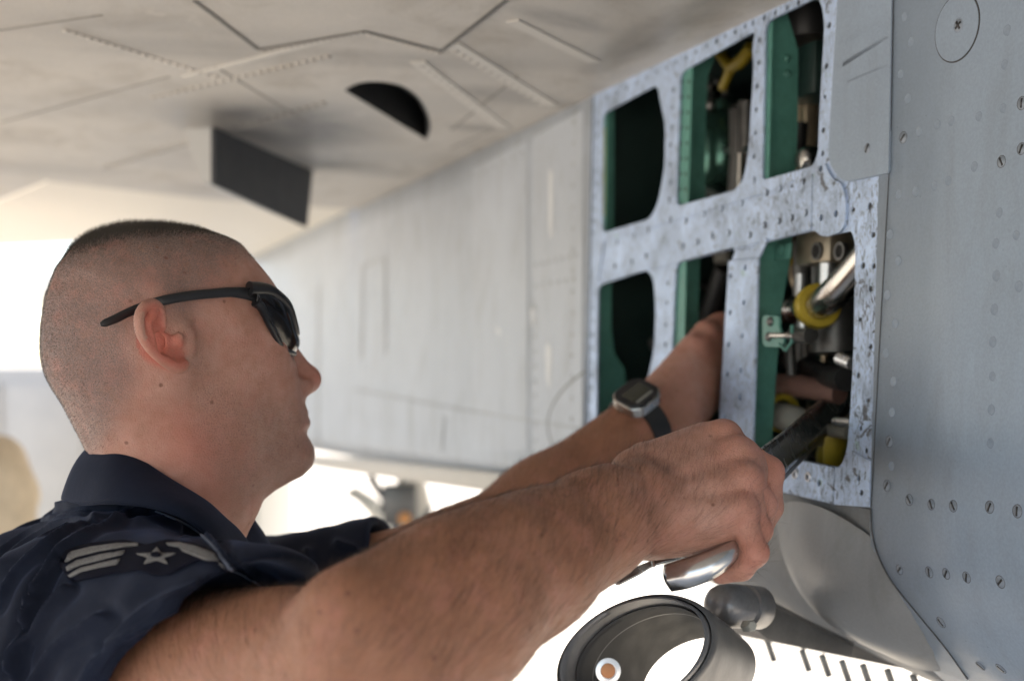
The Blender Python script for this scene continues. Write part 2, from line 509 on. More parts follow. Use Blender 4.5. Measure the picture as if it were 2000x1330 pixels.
# ------------------------------------------------------------------ access frame with its openings and fastener holes
H1 = [(1177,222),(1284,165),(1290,200),(1300,245),(1298,330),(1286,395),(1270,428),(1176,456)]
H2 = [(1328,142),(1476,60),(1470,92),(1472,140),(1466,230),(1462,300),(1452,352),(1436,372),(1320,404)]
H3 = [(1494,44),(1600,-8),(1611,40),(1606,130),(1601,215),(1598,300),(1588,325),(1492,352),(1488,345),(1490,250),(1492,160)]
H4 = [(1167,557),(1262,527),(1276,540),(1281,600),(1278,680),(1263,752),(1240,815),(1164,850)]
H5 = [(1321,512),(1434,482),(1437,505),(1434,700),(1428,868),(1298,905),(1312,700),(1317,560)]
H6 = [(1468,482),(1506,470),(1592,449),(1604,462),(1648,454),(1664,450),(1671,478),(1668,664),(1662,793),(1655,879),(1642,914),(1556,898),(1462,884)]
def line_pts(a, b, n, jit=1.2):
    return [(a[0]+(b[0]-a[0])*t+random.uniform(-jit, jit), a[1]+(b[1]-a[1])*t+random.uniform(-jit, jit)) for t in np.linspace(0, 1, n)]
FH = line_pts((1186,192),(1456,52),15) + line_pts((1470,46),(1560,6),5)
FH += line_pts((1166,240),(1158,455),10) + line_pts((1158,575),(1153,835),11)
FH += line_pts((1316,175),(1306,392),7) + line_pts((1483,78),(1472,352),7)
FH += [(1374,418),(1409,408),(1448,397),(1497,377),(1523,369),(1548,360),(1573,354),(1333,481),(1362,473),(1390,461),(1423,455),
       (1464,459),(1493,440),(1521,432),(1546,426),(1573,416),(1265,450),(1237,461),(1204,473),(1261,500),(1233,512),(1308,430),(1339,432),(1200,520)]
FH += [(1667,410),(1699,403),(1706,459),(1707,520),(1686,519),(1701,564),(1681,624),(1701,677),(1677,733),(1696,782),(1681,836),(1692,880),(1681,934),(1684,965),(1660,930)]
FH += [(1620,50),(1614,130),(1611,190),(1608,255),(1607,300)]
FH += [(1304,553),(1303,591),(1301,634),(1300,673),(1298,716),(1290,770)]
def fh_poly(q, rr):
    r = rr * random.uniform(0.85, 1.15)
    return circle2(st(*q), r, 8, random.uniform(0.8, 1.2), random.uniform(0, 3))
outer = [(1156,150),(1400,40),(1742,-130),(1734,340),(1700.5,991),(1520,955),(1330,922),(1143.5,898)]
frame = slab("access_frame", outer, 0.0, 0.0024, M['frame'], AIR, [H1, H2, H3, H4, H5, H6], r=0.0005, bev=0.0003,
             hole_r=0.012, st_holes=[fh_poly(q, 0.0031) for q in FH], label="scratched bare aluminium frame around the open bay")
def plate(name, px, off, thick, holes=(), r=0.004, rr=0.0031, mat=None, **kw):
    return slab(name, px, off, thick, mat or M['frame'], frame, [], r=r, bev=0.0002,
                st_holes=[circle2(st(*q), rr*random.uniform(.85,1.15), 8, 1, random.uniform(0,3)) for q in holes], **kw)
plate("post_cover", [(1423,510),(1480,505),(1476,664),(1469,880),(1402,872),(1414,664)], 0.0035, 0.0022,
      [(1433,540),(1462,523),(1459,591),(1432,611),(1456,656),(1429,673),(1453,724),(1426,731),(1452,776),(1421,814),(1450,840)], r=0.001)
plate("post_tab", [(1437,487),(1466,490),(1494,466),(1498,470),(1482,503),(1430,508)], 0.0022, 0.0018, [], r=0.001)
plate("corner_plate", [(1588,334),(1611,318),(1617,335),(1628,352),(1644,358),(1652,395),(1650,438),(1640,454),(1612,463),(1597,456),(1586,444)], 0.0026, 0.0022,
      [(1609,426),(1638,418),(1608,330)], r=0.006)
plate("joint_strap", [(1180,470),(1330,428),(1500,376),(1586,340),(1584,448),(1500,470),(1330,512),(1230,536),(1168,550)], 0.0013, 0.0011,
      [q for q in FH if 1190 < q[0] < 1585 and 345 < q[1] < 545], r=0.002, rr=0.0031)
plate("lower_plate", [(1519,901),(1560,899),(1628,913),(1627,984),(1519,958)], 0.0020, 0.0018, [(1604,943),(1579,931),(1553,926)], r=0.001)
plate("lower_corner", [(1630,914),(1645,913),(1662,880),(1699,900),(1698,990),(1629,985)], 0.0017, 0.0015, [(1681,934),(1686,962)], r=0.001)
def hole_shades(name, holes, off, r, par):
    """black discs in the empty fastener holes, standing in for their shade"""
    bm = bmesh.new()
    for q in holes: add_lathe(bm, F(q[0], q[1], off), N, [(r, -0.0008), (r, 0), (r*0.5, 0.0001), (0, 0.0001)], 8)
    link(name, bm_mesh(bm), M['black'], par, kind="stuff")
hole_shades("hole_shade_discs", FH, -0.0009, 0.0040, frame)  # black discs added to darken the fastener holes
for pl_ in [o for o in frame.children]:
    nm_ = pl_.name.split(".")[0]
    hs_ = {"post_cover": [(1433,540),(1462,523),(1459,591),(1432,611),(1456,656),(1429,673),(1453,724),(1426,731),(1452,776),(1421,814),(1450,840)],
           "corner_plate": [(1609,426),(1638,418),(1608,330)], "lower_plate": [(1604,943),(1579,931),(1553,926)], "lower_corner": [(1681,934),(1686,962)],
           "joint_strap": [q for q in FH if 1190 < q[0] < 1585 and 345 < q[1] < 545]}.get(nm_)
    if hs_: hole_shades("hole_shade_discs", hs_, {"post_cover": 0.0024, "corner_plate": 0.0014, "lower_plate": 0.0012, "lower_corner": 0.0010, "joint_strap": 0.0007}[nm_], 0.0034, pl_)
M['alu'] = simple("bare_bright_aluminium", (0.72, 0.73, 0.75), 0.33, metal=0.85, var=0.08, nscale=60)
for q in [(1579,931),(1553,926)]:
    lathe_obj("grommet", F(q[0], q[1], 0.002), N, [(0.0027,0),(0.0027,0.0012),(0.0042,0.0012),(0.0046,0)], M['alu'], frame, 14)

# small panel and round cover on the forward skin
small = slab("small_panel", [(1640,-60),(1743,-110),(1735,338),(1648,356),(1626,330),(1618,308),(1627,150)], 0.0030, 0.0028, M['skin_right'], AIR,
             r=[0.002,0.002,0.002,0.012,0.012,0.008,0.003], bev=0.0003, label="narrow grey panel with a rounded lower corner")
front = [o for o in AIR.children if o.name.startswith("front_skin")][0]
SK = 0.0012
cc, rc = st(1872, 55), 0.0262
ringo = [cc[0] + 0 for _ in ()]
for nm, r, off, th, mt, par in (("cover_seal", rc, SK + 0.0003, 0.001, M['seam'], front), ("round_cover", rc - 0.0011, SK + 0.0007, 0.0015, M['skin_right'], front)):
    me = flat_fill(circle2(cc, r, 48), [], th, 0.0002); me.transform(plane_mat(off))
    link(nm, me, mt, par, smooth=False)
# vertical joint between the frame and the forward skin
def strip_px(name, pts, width, off, mat, parent, thick=0.0006):
    q = np.array([st(x, y, off) for x, y in pts]); q = spline(q, max(8, len(q)*5)) if len(q) > 2 else q
    left, right = [], []
    for i in range(len(q)):
        d = nrm(q[min(i+1, len(q)-1)] - q[max(i-1, 0)]); n2 = np.array([-d[1], d[0]]) * width / 2
        left.append(q[i] + n2); right.append(q[i] - n2)
    me = flat_fill(np.array(left + right[::-1]), [], thick, 0); me.transform(plane_mat(off))
    return link(name, me, mat, parent, smooth=False)
strip_px("panel_seam", [(1744,-60),(1743,10),(1736,338)], 0.0022, 0.0018, M['seam'], frame)
strip_px("panel_seam", [(1736,338),(1718,660),(1701,990)], 0.0009, 0.0015, M['seam'], frame)
strip_px("panel_seam", [(1158,183),(1145,898)], 0.0026, 0.0010, M['seam'], frame)
strip_px("panel_seam", [(1519,956),(1610,975),(1700,993)], 0.0016, 0.0006, M['seam'], frame)

M['darkscuff'] = simple("dark_rub_mark", (0.165, 0.195, 0.235), 0.5, var=0.25, nscale=120)
for a, b, w_ in (((1652,82),(1734,30),0.0050),((1646,127),(1735,70),0.0042),((1655,160),(1733,128),0.0020)):
    strip_px("rub_mark", [a, b], w_, 0.0033, M['darkscuff'], small, 0.0002)

def screw_mesh(slot=True, cross=False):
    bm = bmesh.new()
    add_lathe(bm, (0,0,0), (0,0,1), [(0.0052,-0.0004),(0.0050,0.00015),(0.0046,-0.0001),(0.0043,0.0003),(0.0,0.00055)], 14)
    return bm_mesh(bm)
def slot_mesh(cross=False):
    bm = bmesh.new()
    add_box(bm, (0,0,0.0004), ((1,0,0),(0,1,0),(0,0,1)), (0.0037,0.0009,0.00035), 0)
    if cross: add_box(bm, (0,0,0.0004), ((1,0,0),(0,1,0),(0,0,1)), (0.0009,0.0037,0.00038), 0)
    return bm_mesh(bm)
def rivet_mesh():
    bm = bmesh.new()
    add_lathe(bm, (0,0,0), (0,0,1), [(0.0047,-0.0003),(0.0045,0.00025),(0.0041,0.00012),(0.0,0.00022)], 14)
    return bm_mesh(bm)
M['screw'] = simple("dull_screw_head", (0.21, 0.245, 0.295), 0.4, metal=0.1, var=0.25, nscale=200)
M['rivet'] = simple("painted_rivet", (0.212, 0.266, 0.340), 0.45, var=0.15, nscale=200)
screw_me, slot_me, cross_me, rivet_me = screw_mesh(), slot_mesh(), slot_mesh(True), rivet_mesh()
M['groove'] = simple("dirty_groove", (0.085, 0.09, 0.10), 0.8, var=0.3, nscale=200)
for me, mt in ((screw_me, 'screw'), (slot_me, 'black'), (cross_me, 'black'), (rivet_me, 'rivet')):
    me.materials.append(M[mt])
    if me in (screw_me, rivet_me):
        me.materials.append(M['groove'])
        for p_ in me.polygons:
            rr_ = math.hypot(p_.center.x, p_.center.y)
            if rr_ > (0.00435 if me is screw_me else 0.00420) and (me is screw_me or p_.center.x < 0.0012): p_.material_index = 1
    me.polygons.foreach_set("use_smooth", [True]*len(me.polygons))
def place(name, me, loc, normal, parent, rot=0.0, sc=1.0):
    o = bpy.data.objects.new(name, me)
    o.parent = parent
    o.location = Vector(loc) - wloc(parent)
    a = Vector(normal).to_track_quat('Z', 'Y').to_matrix() @ Matrix.Rotation(rot, 3, 'Z')
    o.rotation_euler = a.to_euler(); o.scale = (sc, sc, sc)
    COL.objects.link(o); return o
BVH = {}
def hit(o, px, py):
    """point and normal where the picture position meets a finished surface"""
    if o.name not in BVH:
        dg = bpy.context.evaluated_depsgraph_get(); ev = o.evaluated_get(dg); me = ev.to_mesh()
        off = wloc(o)
        BVH[o.name] = BVHTree.FromPolygons([v.co + off for v in me.vertices], [p.vertices[:] for p in me.polygons])
        ev.to_mesh_clear()
    h = BVH[o.name].ray_cast(Vector(CAM), Vector(nrm(ray(px, py))))
    return (h[0], h[1]) if h[0] is not None else (None, None)
SCREWS = [(1764,269),(1956,316),(1996,202),(1995,291),(1737,862),(1732,948),(1776,976),(1819,985),(1862,988),(1933,990),(1987,998),
          (1757,1112),(1815,1117),(1848,1120),(1888,1127),(1954,1136),(1838,1215),(1915,1300),(1955,1305)]
RIV = [(1766,34),(1779,83),(1759,145),(1773,193),(1794,258),(1830,244),(1858,237),(1912,228),(1959,212),(1962,127),(1967,60),(1755,380),
       (1788,375),(1825,363),(1852,354),(1903,326),(1952,416),(1945,476),(1946,539),(1942,605),(1939,668),(1754,510),(1738,458),(1733,576),
       (1748,632),(1730,690),(1938,735),(1936,800),(1934,865),(1745,745),(1742,805),(1741,910),(1985,460),(1990,560)]
for q in SCREWS:
    p, n = hit(front, *q)
    if p is not None:
        so = place("screw", screw_me, p + n*0.0001, n, front, 0, random.uniform(0.85, 1.0))
        place("screw_slot", slot_me, p + n*0.0001, n, front, random.uniform(0.7, 2.4), 0.9)
for q in RIV:
    p, n = hit(front, *q)
    if p is not None: place("rivet", rivet_me, p - n*0.00005, n, front, 0, random.uniform(0.78, 0.92))
pc = F(1872, 50, SK + 0.0008)
place("screw", screw_me, pc, N, front, 0, 1.1); place("screw_slot", cross_me, pc, N, front, 0.6, 1.0)
for q in [(1717,53),(1698,116),(1712,161),(1693,224),(1703,12),(1645,74),(1638,129),(1636,190),(1668,300),(1638,305)]:
    place("rivet", rivet_me, F(q[0], q[1], 0.0031), N, small)
place("screw", screw_me, F(1694, 290, 0.0031), N, small); place("screw_slot", slot_me, F(1694, 290, 0.0031), N, small, 1.0)

# blister fairing on the belly curve, seam running down the forward skin
belly = [o for o in AIR.children if o.name.startswith("belly_skin")][0]
def surf_pt(px, py):
    """point of the smooth skin (straight side, then the curve under) that a picture position meets"""
    lo = None
    d = nrm(ray(px, py))
    for o in (belly, front):
        p, n = hit(o, px, py)
        if p is not None and (lo is None or (p - Vector(CAM)).length < lo[2]): lo = (np.array(p), np.array(n), (p - Vector(CAM)).length)
    return lo
bl_c = surf_pt(1655, 1150)
bl_ax = nrm(np.array(surf_pt(1800, 1235)[0]) - np.array(surf_pt(1500, 1060)[0]))
bn = nrm(bl_c[1]); by = np.cross(bn, bl_ax)
vs, fs = [], []
nu, nv = 40, 20
for i in range(nu):
    for j in range(nv + 1):
        a = 2*math.pi*i/nu; b = (math.pi/2) * j/nv
        rr = 1.0 - j/nv
        vs.append(bl_c[0] + bl_ax*0.122*rr*math.cos(a) + by*0.074*rr*math.sin(a) + bn*(0.040*(1 - rr*rr)**1.25 - 0.010))
for i in range(nu):
    for j in range(nv):
        i2 = (i+1) % nu
        fs.append((i*(nv+1)+j, i2*(nv+1)+j, i2*(nv+1)+j+1, i*(nv+1)+j+1))
M['pod'] = skin_paint("satin_fairing_paint", (0.24, 0.245, 0.25), 0.3, rough=0.40, spec=0.5, metal=0.15, grain=0.08)
link("blister_fairing", auto_smooth(mesh_from(vs, fs), 60), M['pod'], AIR, smooth=None, label="smooth oval bulge on the belly curve")
sp = spline(np.array([(1701,992),(1704,1040),(1716,1085),(1742,1135),(1790,1195),(1845,1262),(1890,1325)], float), 40)
pts = []
for q in sp:
    h = surf_pt(*q)
    if h is not None: pts.append(h[0] + h[1]*0.0002)
tube_obj("panel_seam", pts, 0.0007, M['seam'], AIR, 6)

# dark bracket under the belly beside the duct
def ray_plate(name, px, d0, d1, thick, mat, parent):
    bm = bmesh.new(); xs = [q[0] for q in px]
    fr_, bk_ = [], []
    for x, y in px:
        d = d0 + (d1 - d0)*(x - min(xs))/(max(xs) - min(xs))
        p = P(x, y, d); fr_.append(bm.verts.new(tuple(p))); bk_.append(bm.verts.new(tuple(p + np.array([0.25, 1.0, 0])*thick)))
    bm.faces.new(fr_); bm.faces.new(list(reversed(bk_)))
    for i in range(len(px)):
        bm.faces.new((fr_[i], bk_[i], bk_[(i+1) % len(px)], fr_[(i+1) % len(px)]))
    return link(name, bm_mesh(bm), mat, parent, smooth=False)
ray_plate("belly_bracket", [(1462,1178),(1505,1180),(1570,1215),(1668,1262),(1660,1282),(1560,1262),(1500,1248),(1468,1222)], 1.16, 1.23, 0.02, M['gunmetal'], AIR)

# lower door edge with its row of hinge fingers, beyond the belly
e0, e1 = P(1440, 1226, 1.42), P(2060, 1346, 1.16)
ed = nrm(e1 - e0)
box_obj("belly_door_edge", (e0+e1)/2 + np.array([0,0,0.004]), (ed, np.cross((0,0,1), ed), (0,0,1)), (np.linalg.norm(e1-e0)/2, 0.012, 0.006), M['gunmetal'], AIR)
hinge = box_obj("door_hinge", (e0+e1)/2 + np.array([0,0,-0.004]), (ed, np.cross((0,0,1), ed), (0,0,1)), (np.linalg.norm(e1-e0)/2, 0.004, 0.003), M['gunmetal'], AIR, bev=0.0005)
for x, y in [(1505,1268),(1573,1287),(1612,1297),(1651,1308),(1692,1316),(1740,1326),(1790,1337)]:
    t = (x - 1440) / 620.0
    d = 1.42 + (1.16 - 1.42) * t
    p = P(x, y + 2, d)
    box_obj("hinge_finger", p, ((0.35,0,-1.0), (1,0,0.35), (0,1,0)), (0.0115, 0.0032, 0.003), M['gunmetal'], hinge, bev=0.0006)

# faint doublers, hatch outline, scuffs and fastener rows on the pale skin aft of the bay
rear = [o for o in AIR.children if o.name.startswith("rear_skin")][0]
M['rear2'] = skin_paint("pale_patch_paint", (0.44, 0.48, 0.535), 0.35, rough=0.5)
M['hatchline'] = simple("faint_hatch_line", (0.37, 0.385, 0.40), 0.8, var=0.2)
M['scuff'] = simple("white_scuff", (0.60, 0.62, 0.64), 0.6, var=0.06)
def skin_quad(name, px, mat, off, thick=0.0006, r=0.004):
    return slab(name, px, off, thick, M[mat], rear, r=r, bev=0)
skin_quad("doubler_plate", [(922,330),(1030,275),(1030,880),(922,880)], 'rear2', 0.0010)
skin_quad("doubler_plate", [(1040,268),(1138,215),(1136,885),(1040,882)], 'rear2', 0.0008)
for a, b in (((708,520),(752,503)),((752,503),(752,690)),((708,520),(706,700)),((622,560),(620,870)),((690,760),(900,800)),((900,800),(1140,838)),((868,812),(862,880))):
    d_ = nrm(np.array(b) - np.array(a)); n_ = np.array([-d_[1], d_[0]])*1.6
    skin_quad("hatch_joint", [np.array(a)-n_, np.array(b)-n_, np.array(b)+n_, np.array(a)+n_], 'hatchline', 0.0013, 0.0004, 0)
for x, y0_, y1_, w_ in ((1072,668,760,7),(1076,330,470,5),(974,638,660,6),(1040,600,640,4)):
    skin_quad("paint_scuff", [(x-w_,y0_+8),(x,y0_),(x+w_*0.8,y0_+14),(x+w_*0.5,y1_-10),(x-w_*0.1,y1_),(x-w_*0.9,y1_-24)], 'scuff', 0.0014, 0.0003, 0.003)
bm = bmesh.new()
for a, b, k in (((1046,518),(1125,498),7),((1046,560),(1120,545),6),((1044,600),(1046,860),10),((1120,240),(1116,860),16),((930,345),(1020,300),6)):
    for t in np.linspace(0, 1, k):
        add_lathe(bm, F(a[0]+(b[0]-a[0])*t, a[1]+(b[1]-a[1])*t, 0.0010), N, [(0.0036,-0.0004),(0.0034,0.0004),(0,0.0006)], 8)
link("skin_rivets", bm_mesh(bm), M['hatchline'], rear, kind="stuff")
lg0, lg1 = F(560, 893, 0.004), F(1138, 962, 0.004)
box_obj("light_band_rail", (lg0+lg1)/2, (lg1-lg0, N, np.cross(lg1-lg0, N)), (np.linalg.norm(lg1-lg0)/2, 0.010, 0.015), M['cartgrey'], rear, bev=0.004)  # added rail imitating the light band where the skin curves under
arcp = spline(np.array([(1140,726),(1100,760),(1075,800),(1070,840),(1085,885)], float), 20)
strip_px("hatch_joint", [tuple(q) for q in arcp], 0.0022, 0.0014, M['joint'], rear, 0.0004)

# ------------------------------------------------------------------ inside the bay
def bay_pt(px, py, off): return F(px, py, off)
s0, t1 = st(1735, 720)[0], 0.36
s1 = st(1150, 720)[0]
tb = -0.113
DB = 0.30
def bay_wall(name, a, b, c, d, mat):
    bm = bmesh.new()
    vs = [bm.verts.new(tuple(from_st(*q))) for q in (a, b, c, d)]
    bm.faces.new(vs)
    o = link(name, bm_mesh(bm), mat, AIR, smooth=False)
    m_ = o.modifiers.new("thickness", 'SOLIDIFY'); m_.thickness = 0.004; m_.offset = 0
    return o
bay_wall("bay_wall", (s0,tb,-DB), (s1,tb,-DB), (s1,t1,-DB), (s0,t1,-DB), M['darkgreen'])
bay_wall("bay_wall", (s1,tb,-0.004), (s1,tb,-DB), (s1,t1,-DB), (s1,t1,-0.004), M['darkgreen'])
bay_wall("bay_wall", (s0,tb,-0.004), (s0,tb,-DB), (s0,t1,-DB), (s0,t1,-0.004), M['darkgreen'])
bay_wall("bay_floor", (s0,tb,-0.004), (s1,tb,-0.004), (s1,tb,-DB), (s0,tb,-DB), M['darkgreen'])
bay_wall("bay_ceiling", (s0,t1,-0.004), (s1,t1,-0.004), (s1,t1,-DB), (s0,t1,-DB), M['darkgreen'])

def web(name, px, at, mat, thick=0.0025, r=0.002, parent=AIR, **kw):
    """rib plate square to the skin, standing at the skin position `at`; px is its outline as seen"""
    c = F(at[0], at[1], -0.003)
    sv = (c - ORG) @ U
    poly = []
    for x, y in px:
        d = ray(x, y); t = ((ORG + U*sv - CAM) @ U) / (d @ U)
        q = CAM + d*t - ORG
        poly.append((q @ N, q @ V))
    me = flat_fill(rounded(poly, r), [], thick, 0.0003)
    m = Matrix.Identity(4)
    Wv = np.cross(N, V)
    for i in range(3):
        m[i][0] = N[i]; m[i][1] = V[i]; m[i][2] = Wv[i]; m[i][3] = (ORG + U*sv)[i]
    me.transform(m)
    return link(name, me, mat, parent, smooth=False, **kw)
web("rib", [(1176,205),(1198,200),(1197,460),(1174,470)], (1174,330), M['green'])
rb = web("rib", [(1326,120),(1400,80),(1392,120),(1380,150),(1376,230),(1374,330),(1376,430),(1318,440)], (1322,270), M['green'])
rc_ = web("rib", [(1500,26),(1532,18),(1556,100),(1555,250),(1550,355),(1488,370),(1493,180)], (1491,190), M['green'], label="bright green rib with two rivets")
web("rib", [(1168,530),(1193,525),(1192,640),(1198,690),(1218,720),(1224,790),(1222,880),(1160,880)], (1163,700), M['green'])
web("rib", [(1318,480),(1366,470),(1362,600),(1356,760),(1350,900),(1300,905),(1312,700)], (1312,700), M['green'])
rl = web("rib", [(1486,440),(1546,440),(1540,510),(1524,600),(1514,720),(1502,900),(1466,900),(1474,664)], (1472,664), M['green'], label="green rib carrying a small latch bracket")
# flange of the middle ribs, with its rows of rivets
def flange(px, off, mat='green', par=AIR, **kw):
    return slab("rib_flange", px, off, 0.002, M[mat], par, r=0.001, **kw)
flange([(1326,128),(1352,116),(1343,412),(1318,420)], -0.0035)
flange([(1316,490),(1340,484),(1332,880),(1300,890)], -0.0035)
flange([(1172,205),(1186,200),(1183,470),(1170,474)], -0.0035)
flange([(1480,20),(1508,14),(1500,362),(1484,368)], -0.0035)
bm = bmesh.new()
for (xa, ya, xb, yb, k) in ((1334,160,1328,400,9),(1346,160,1338,400,9),(1322,520,1312,860,9),(1180,240,1178,440,7)):
    for t in np.linspace(0, 1, k):
        add_lathe(bm, F(xa+(xb-xa)*t, ya+(yb-ya)*t, -0.0034), N, [(0.0022,0),(0.0018,0.0009),(0,0.0012)], 8)
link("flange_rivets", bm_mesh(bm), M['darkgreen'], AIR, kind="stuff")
for q in [(1537,115),(1537,146)]:
    c = F(q[0], q[1], -0.026)
    lathe_obj("rivet", c, -U, [(0.0036,-0.004),(0.0036,0.0008),(0.0026,0.0022),(0,0.003)], M['green'], rc_, 12)
slab("yellow_strip", [(1176,250),(1181,248),(1180,425),(1175,428)], -0.0025, 0.001, M['yellow'], AIR)

def bt(name, pts, rad, mat, seg=18, parent=AIR, **kw):
    return tube_obj(name, [F(*q) for q in pts], rad, M[mat], parent, seg, **kw)
# upper openings: round bottle, steel tubes, yellow bracket, dark bottle, green box
c = F(1408, 300, -0.10)
lathe_obj("pressure_bottle", c, V, [(0,-0.048),(0.02,-0.046),(0.034,-0.034),(0.041,-0.012),(0.041,0.012),(0.034,0.034),(0.02,0.046),(0.008,0.052),(0.008,0.062),(0,0.062)],
          simple("polished_green_bottle", (0.07,0.16,0.13), 0.2, metal=0.75), AIR, 32, label="polished greenish round bottle")
bt("steel_tube", [(1436,215,-0.07),(1438,300,-0.07),(1432,390,-0.07)], 0.007, 'gunmetal')
bt("steel_tube", [(1458,200,-0.075),(1456,390,-0.075)], 0.010, 'gunmetal')
bt("steel_tube", [(1446,300,-0.06),(1443,395,-0.06)], 0.004, 'steel')
yb = bt("yellow_bracket", [(1404,98,-0.07),(1428,132,-0.07),(1446,122,-0.07),(1468,92,-0.07)], 0.0075, 'yellowdk', 10)
bt("bracket_arm", [(1428,132,-0.07),(1412,172,-0.075)], 0.0055, 'yellowdk', 10, yb)
for q, r in (((1390,205),0.006),((1422,180),0.003),((1405,160),0.004)):
    lathe_obj("bolt_head", F(q[0], q[1], -0.09), N, [(r,0),(r,0.004),(r*0.6,0.006),(0,0.0065)], M['gunmetal'], AIR, 8)
bt("black_canister", [(1574,-40,-0.06),(1574,30,-0.06),(1576,82,-0.06)], [0.030,0.030,0.024], 'black', 24)
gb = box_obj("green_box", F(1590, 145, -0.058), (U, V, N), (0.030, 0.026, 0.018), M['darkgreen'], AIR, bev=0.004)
bt("brass_cylinder", [(1574,188,-0.07),(1574,262,-0.07)], 0.017, 'brass', 24)
bt("valve_body", [(1576,250,-0.065),(1572,345,-0.065)], [0.013,0.018], 'brass', 20)
lathe_obj("valve_cap", F(1579, 312, -0.035), N, [(0.013,-0.01),(0.013,0.004),(0.009,0.010),(0,0.012)], M['steel'], AIR, 20)
bt("black_fitting", [(1561,240,-0.05),(1555,318,-0.05)], 0.009, 'black', 16)
bt("wire_bundle", [(1200,330,-0.15),(1235,350,-0.14),(1300,420,-0.12)], 0.006, 'darkgreen', 10)
bt("brace_tube", [(1190,600,-0.06),(1290,690,-0.12)], 0.008, 'darkgreen', 12)
box_obj("junction_box", F(1255, 200, -0.18), (U, V, N), (0.03, 0.02, 0.02), M['darkgreen'], AIR)

# lower right opening: fitting with two bores, big grey cylinder, bent steel pipe in a yellow clamp, rods, hoses
fit = box_obj("valve_block", F(1622, 478, -0.055), (U, V, N), (0.030, 0.019, 0.020), simple("worn_valve_block", (0.26,0.225,0.17), 0.4, metal=0.6, var=0.2), AIR, bev=0.003)
for x in (1596, 1641):
    cpt = F(x, 491, -0.034)
    lathe_obj("bore", cpt, N, [(0.0085,-0.004),(0.0085,0.0016),(0.0062,0.0016),(0.0062,-0.001),(0,-0.001)], M['gunmetal'], fit, 20)
    lathe_obj("bore_hole", cpt, N, [(0.006,-0.001),(0.006,0.0004),(0,0.0004)], M['void'], fit, 20)  # black disc in place of the shade inside the bore
cyl = bt("actuator_cylinder", [(1632,500,-0.075),(1632,676,-0.075)], 0.0235, 'gunmetal', 30)
bt("cylinder_collar", [(1632,660,-0.075),(1632,690,-0.075)], 0.0265, 'gunmetal', 30, cyl)
bt("steel_rod", [(1616,512,-0.046),(1614,580,-0.046)], 0.0075, 'alu', 16)
bt("steel_rod", [(1563,535,-0.05),(1562,580,-0.05)], 0.0042, 'alu', 12)
bt("steel_rod", [(1542,672,-0.05),(1546,734,-0.05)], 0.0055, 'gunmetal', 12)
bt("steel_rod", [(1572,470,-0.10),(1570,740,-0.10)], 0.012, 'gunmetal', 16)
pp = spline(np.array([F(1735,452,-0.020), F(1690,505,-0.022), F(1640,562,-0.026), F(1606,592,-0.036), F(1580,604,-0.046), F(1535,606,-0.056), F(1500,607,-0.060)]), 40)
pipe = tube_obj("hydraulic_pipe", list(pp), 0.0142, M['steel'], AIR, 24, label="bent stainless pipe held by a yellow clamp")
ca = nrm(pp[24] - pp[20]); ctr = pp[22]
clampo = lathe_obj("pipe_clamp", ctr, ca, [(0.0143,-0.0075),(0.0203,-0.0075),(0.0212,-0.006),(0.0212,-0.0015),(0.0190,-0.001),(0.0190,0.001),(0.0212,0.0015),(0.0212,0.006),(0.0203,0.0075),(0.0143,0.0075)], M['yellow'], pipe, 32)
bt("clamp_bolt", [(1566,650,-0.03),(1590,654,-0.03)], 0.005, 'gunmetal', 10, pipe)
bt("clamp_lug", [(1568,625,-0.03),(1566,662,-0.03)], 0.0052, 'alu', 8, pipe)
lb = slab("latch_plate", [(1489,616),(1522,618),(1520,640),(1532,660),(1528,678),(1490,676)], 0.0006, 0.0025, M['green'], rl, r=0.006)
for q in [(1506,628),(1503,658)]:
    lathe_obj("latch_bolt", F(q[0], q[1], 0.0006), N, [(0.0046,0),(0.0044,0.0018),(0.003,0.0034),(0,0.004)], M['gunmetal'], rl, 14)
bt("latch_pin", [(1506,655,0.006),(1535,655,0.004),(1548,657,0.0)], 0.0026, 'steel', 10, rl)
bt("latch_loop", [(1522,672,0.004),(1534,684,0.003),(1546,668,0.0),(1547,636,-0.004)], 0.0016, 'green', 8, rl)
bt("latch_barrel", [(1548,655,-0.012),(1582,656,-0.014)], 0.0072, 'gunmetal', 14, rl)
slab("rib_gusset", [(1503,484),(1544,474),(1541,505),(1502,508)], -0.022, 0.002, M['green'], AIR, r=0.002)
lathe_obj("gusset_bolt", F(1526, 487, -0.021), N, [(0.005,0),(0.0045,0.002),(0,0.003)], M['green'], AIR, 12)
h2 = bt("grey_hose", [(1515,810,-0.05),(1560,822,-0.05),(1610,850,-0.06)], [0.014,0.0135,0.012], 'hose', 18)
lathe_obj("hose_ring", F(1526, 806, -0.05), F(1560,822,-0.05)-F(1515,810,-0.05), [(0.014,-0.004),(0.019,-0.004),(0.019,0.004),(0.014,0.004)], M['yellow'], h2, 24)
bt("pink_hose", [(1490,748,-0.065),(1560,753,-0.06),(1640,770,-0.07)], [0.0105,0.0115,0.010], 'pinkhose', 18)
bt("small_valve", [(1640,700,-0.03),(1665,710,-0.03)], 0.006, 'alu', 12)
bt("small_valve", [(1632,824,-0.03),(1665,826,-0.03)], 0.0045, 'alu', 12)
bt("cable_bundle", [(1600,838,-0.05),(1660,846,-0.05)], 0.006, 'hose', 12)
bt("yellow_hose", [(1640,846,-0.06),(1632,880,-0.06),(1634,930,-0.07)], 0.012, 'yellowdk', 14)
bt("yellow_hose", [(1622,850,-0.075),(1612,890,-0.075),(1614,930,-0.08)], 0.009, 'yellowdk', 14)
bt("black_hose", [(1655,740,-0.05),(1600,730,-0.08),(1540,700,-0.13)], 0.012, 'black', 14)
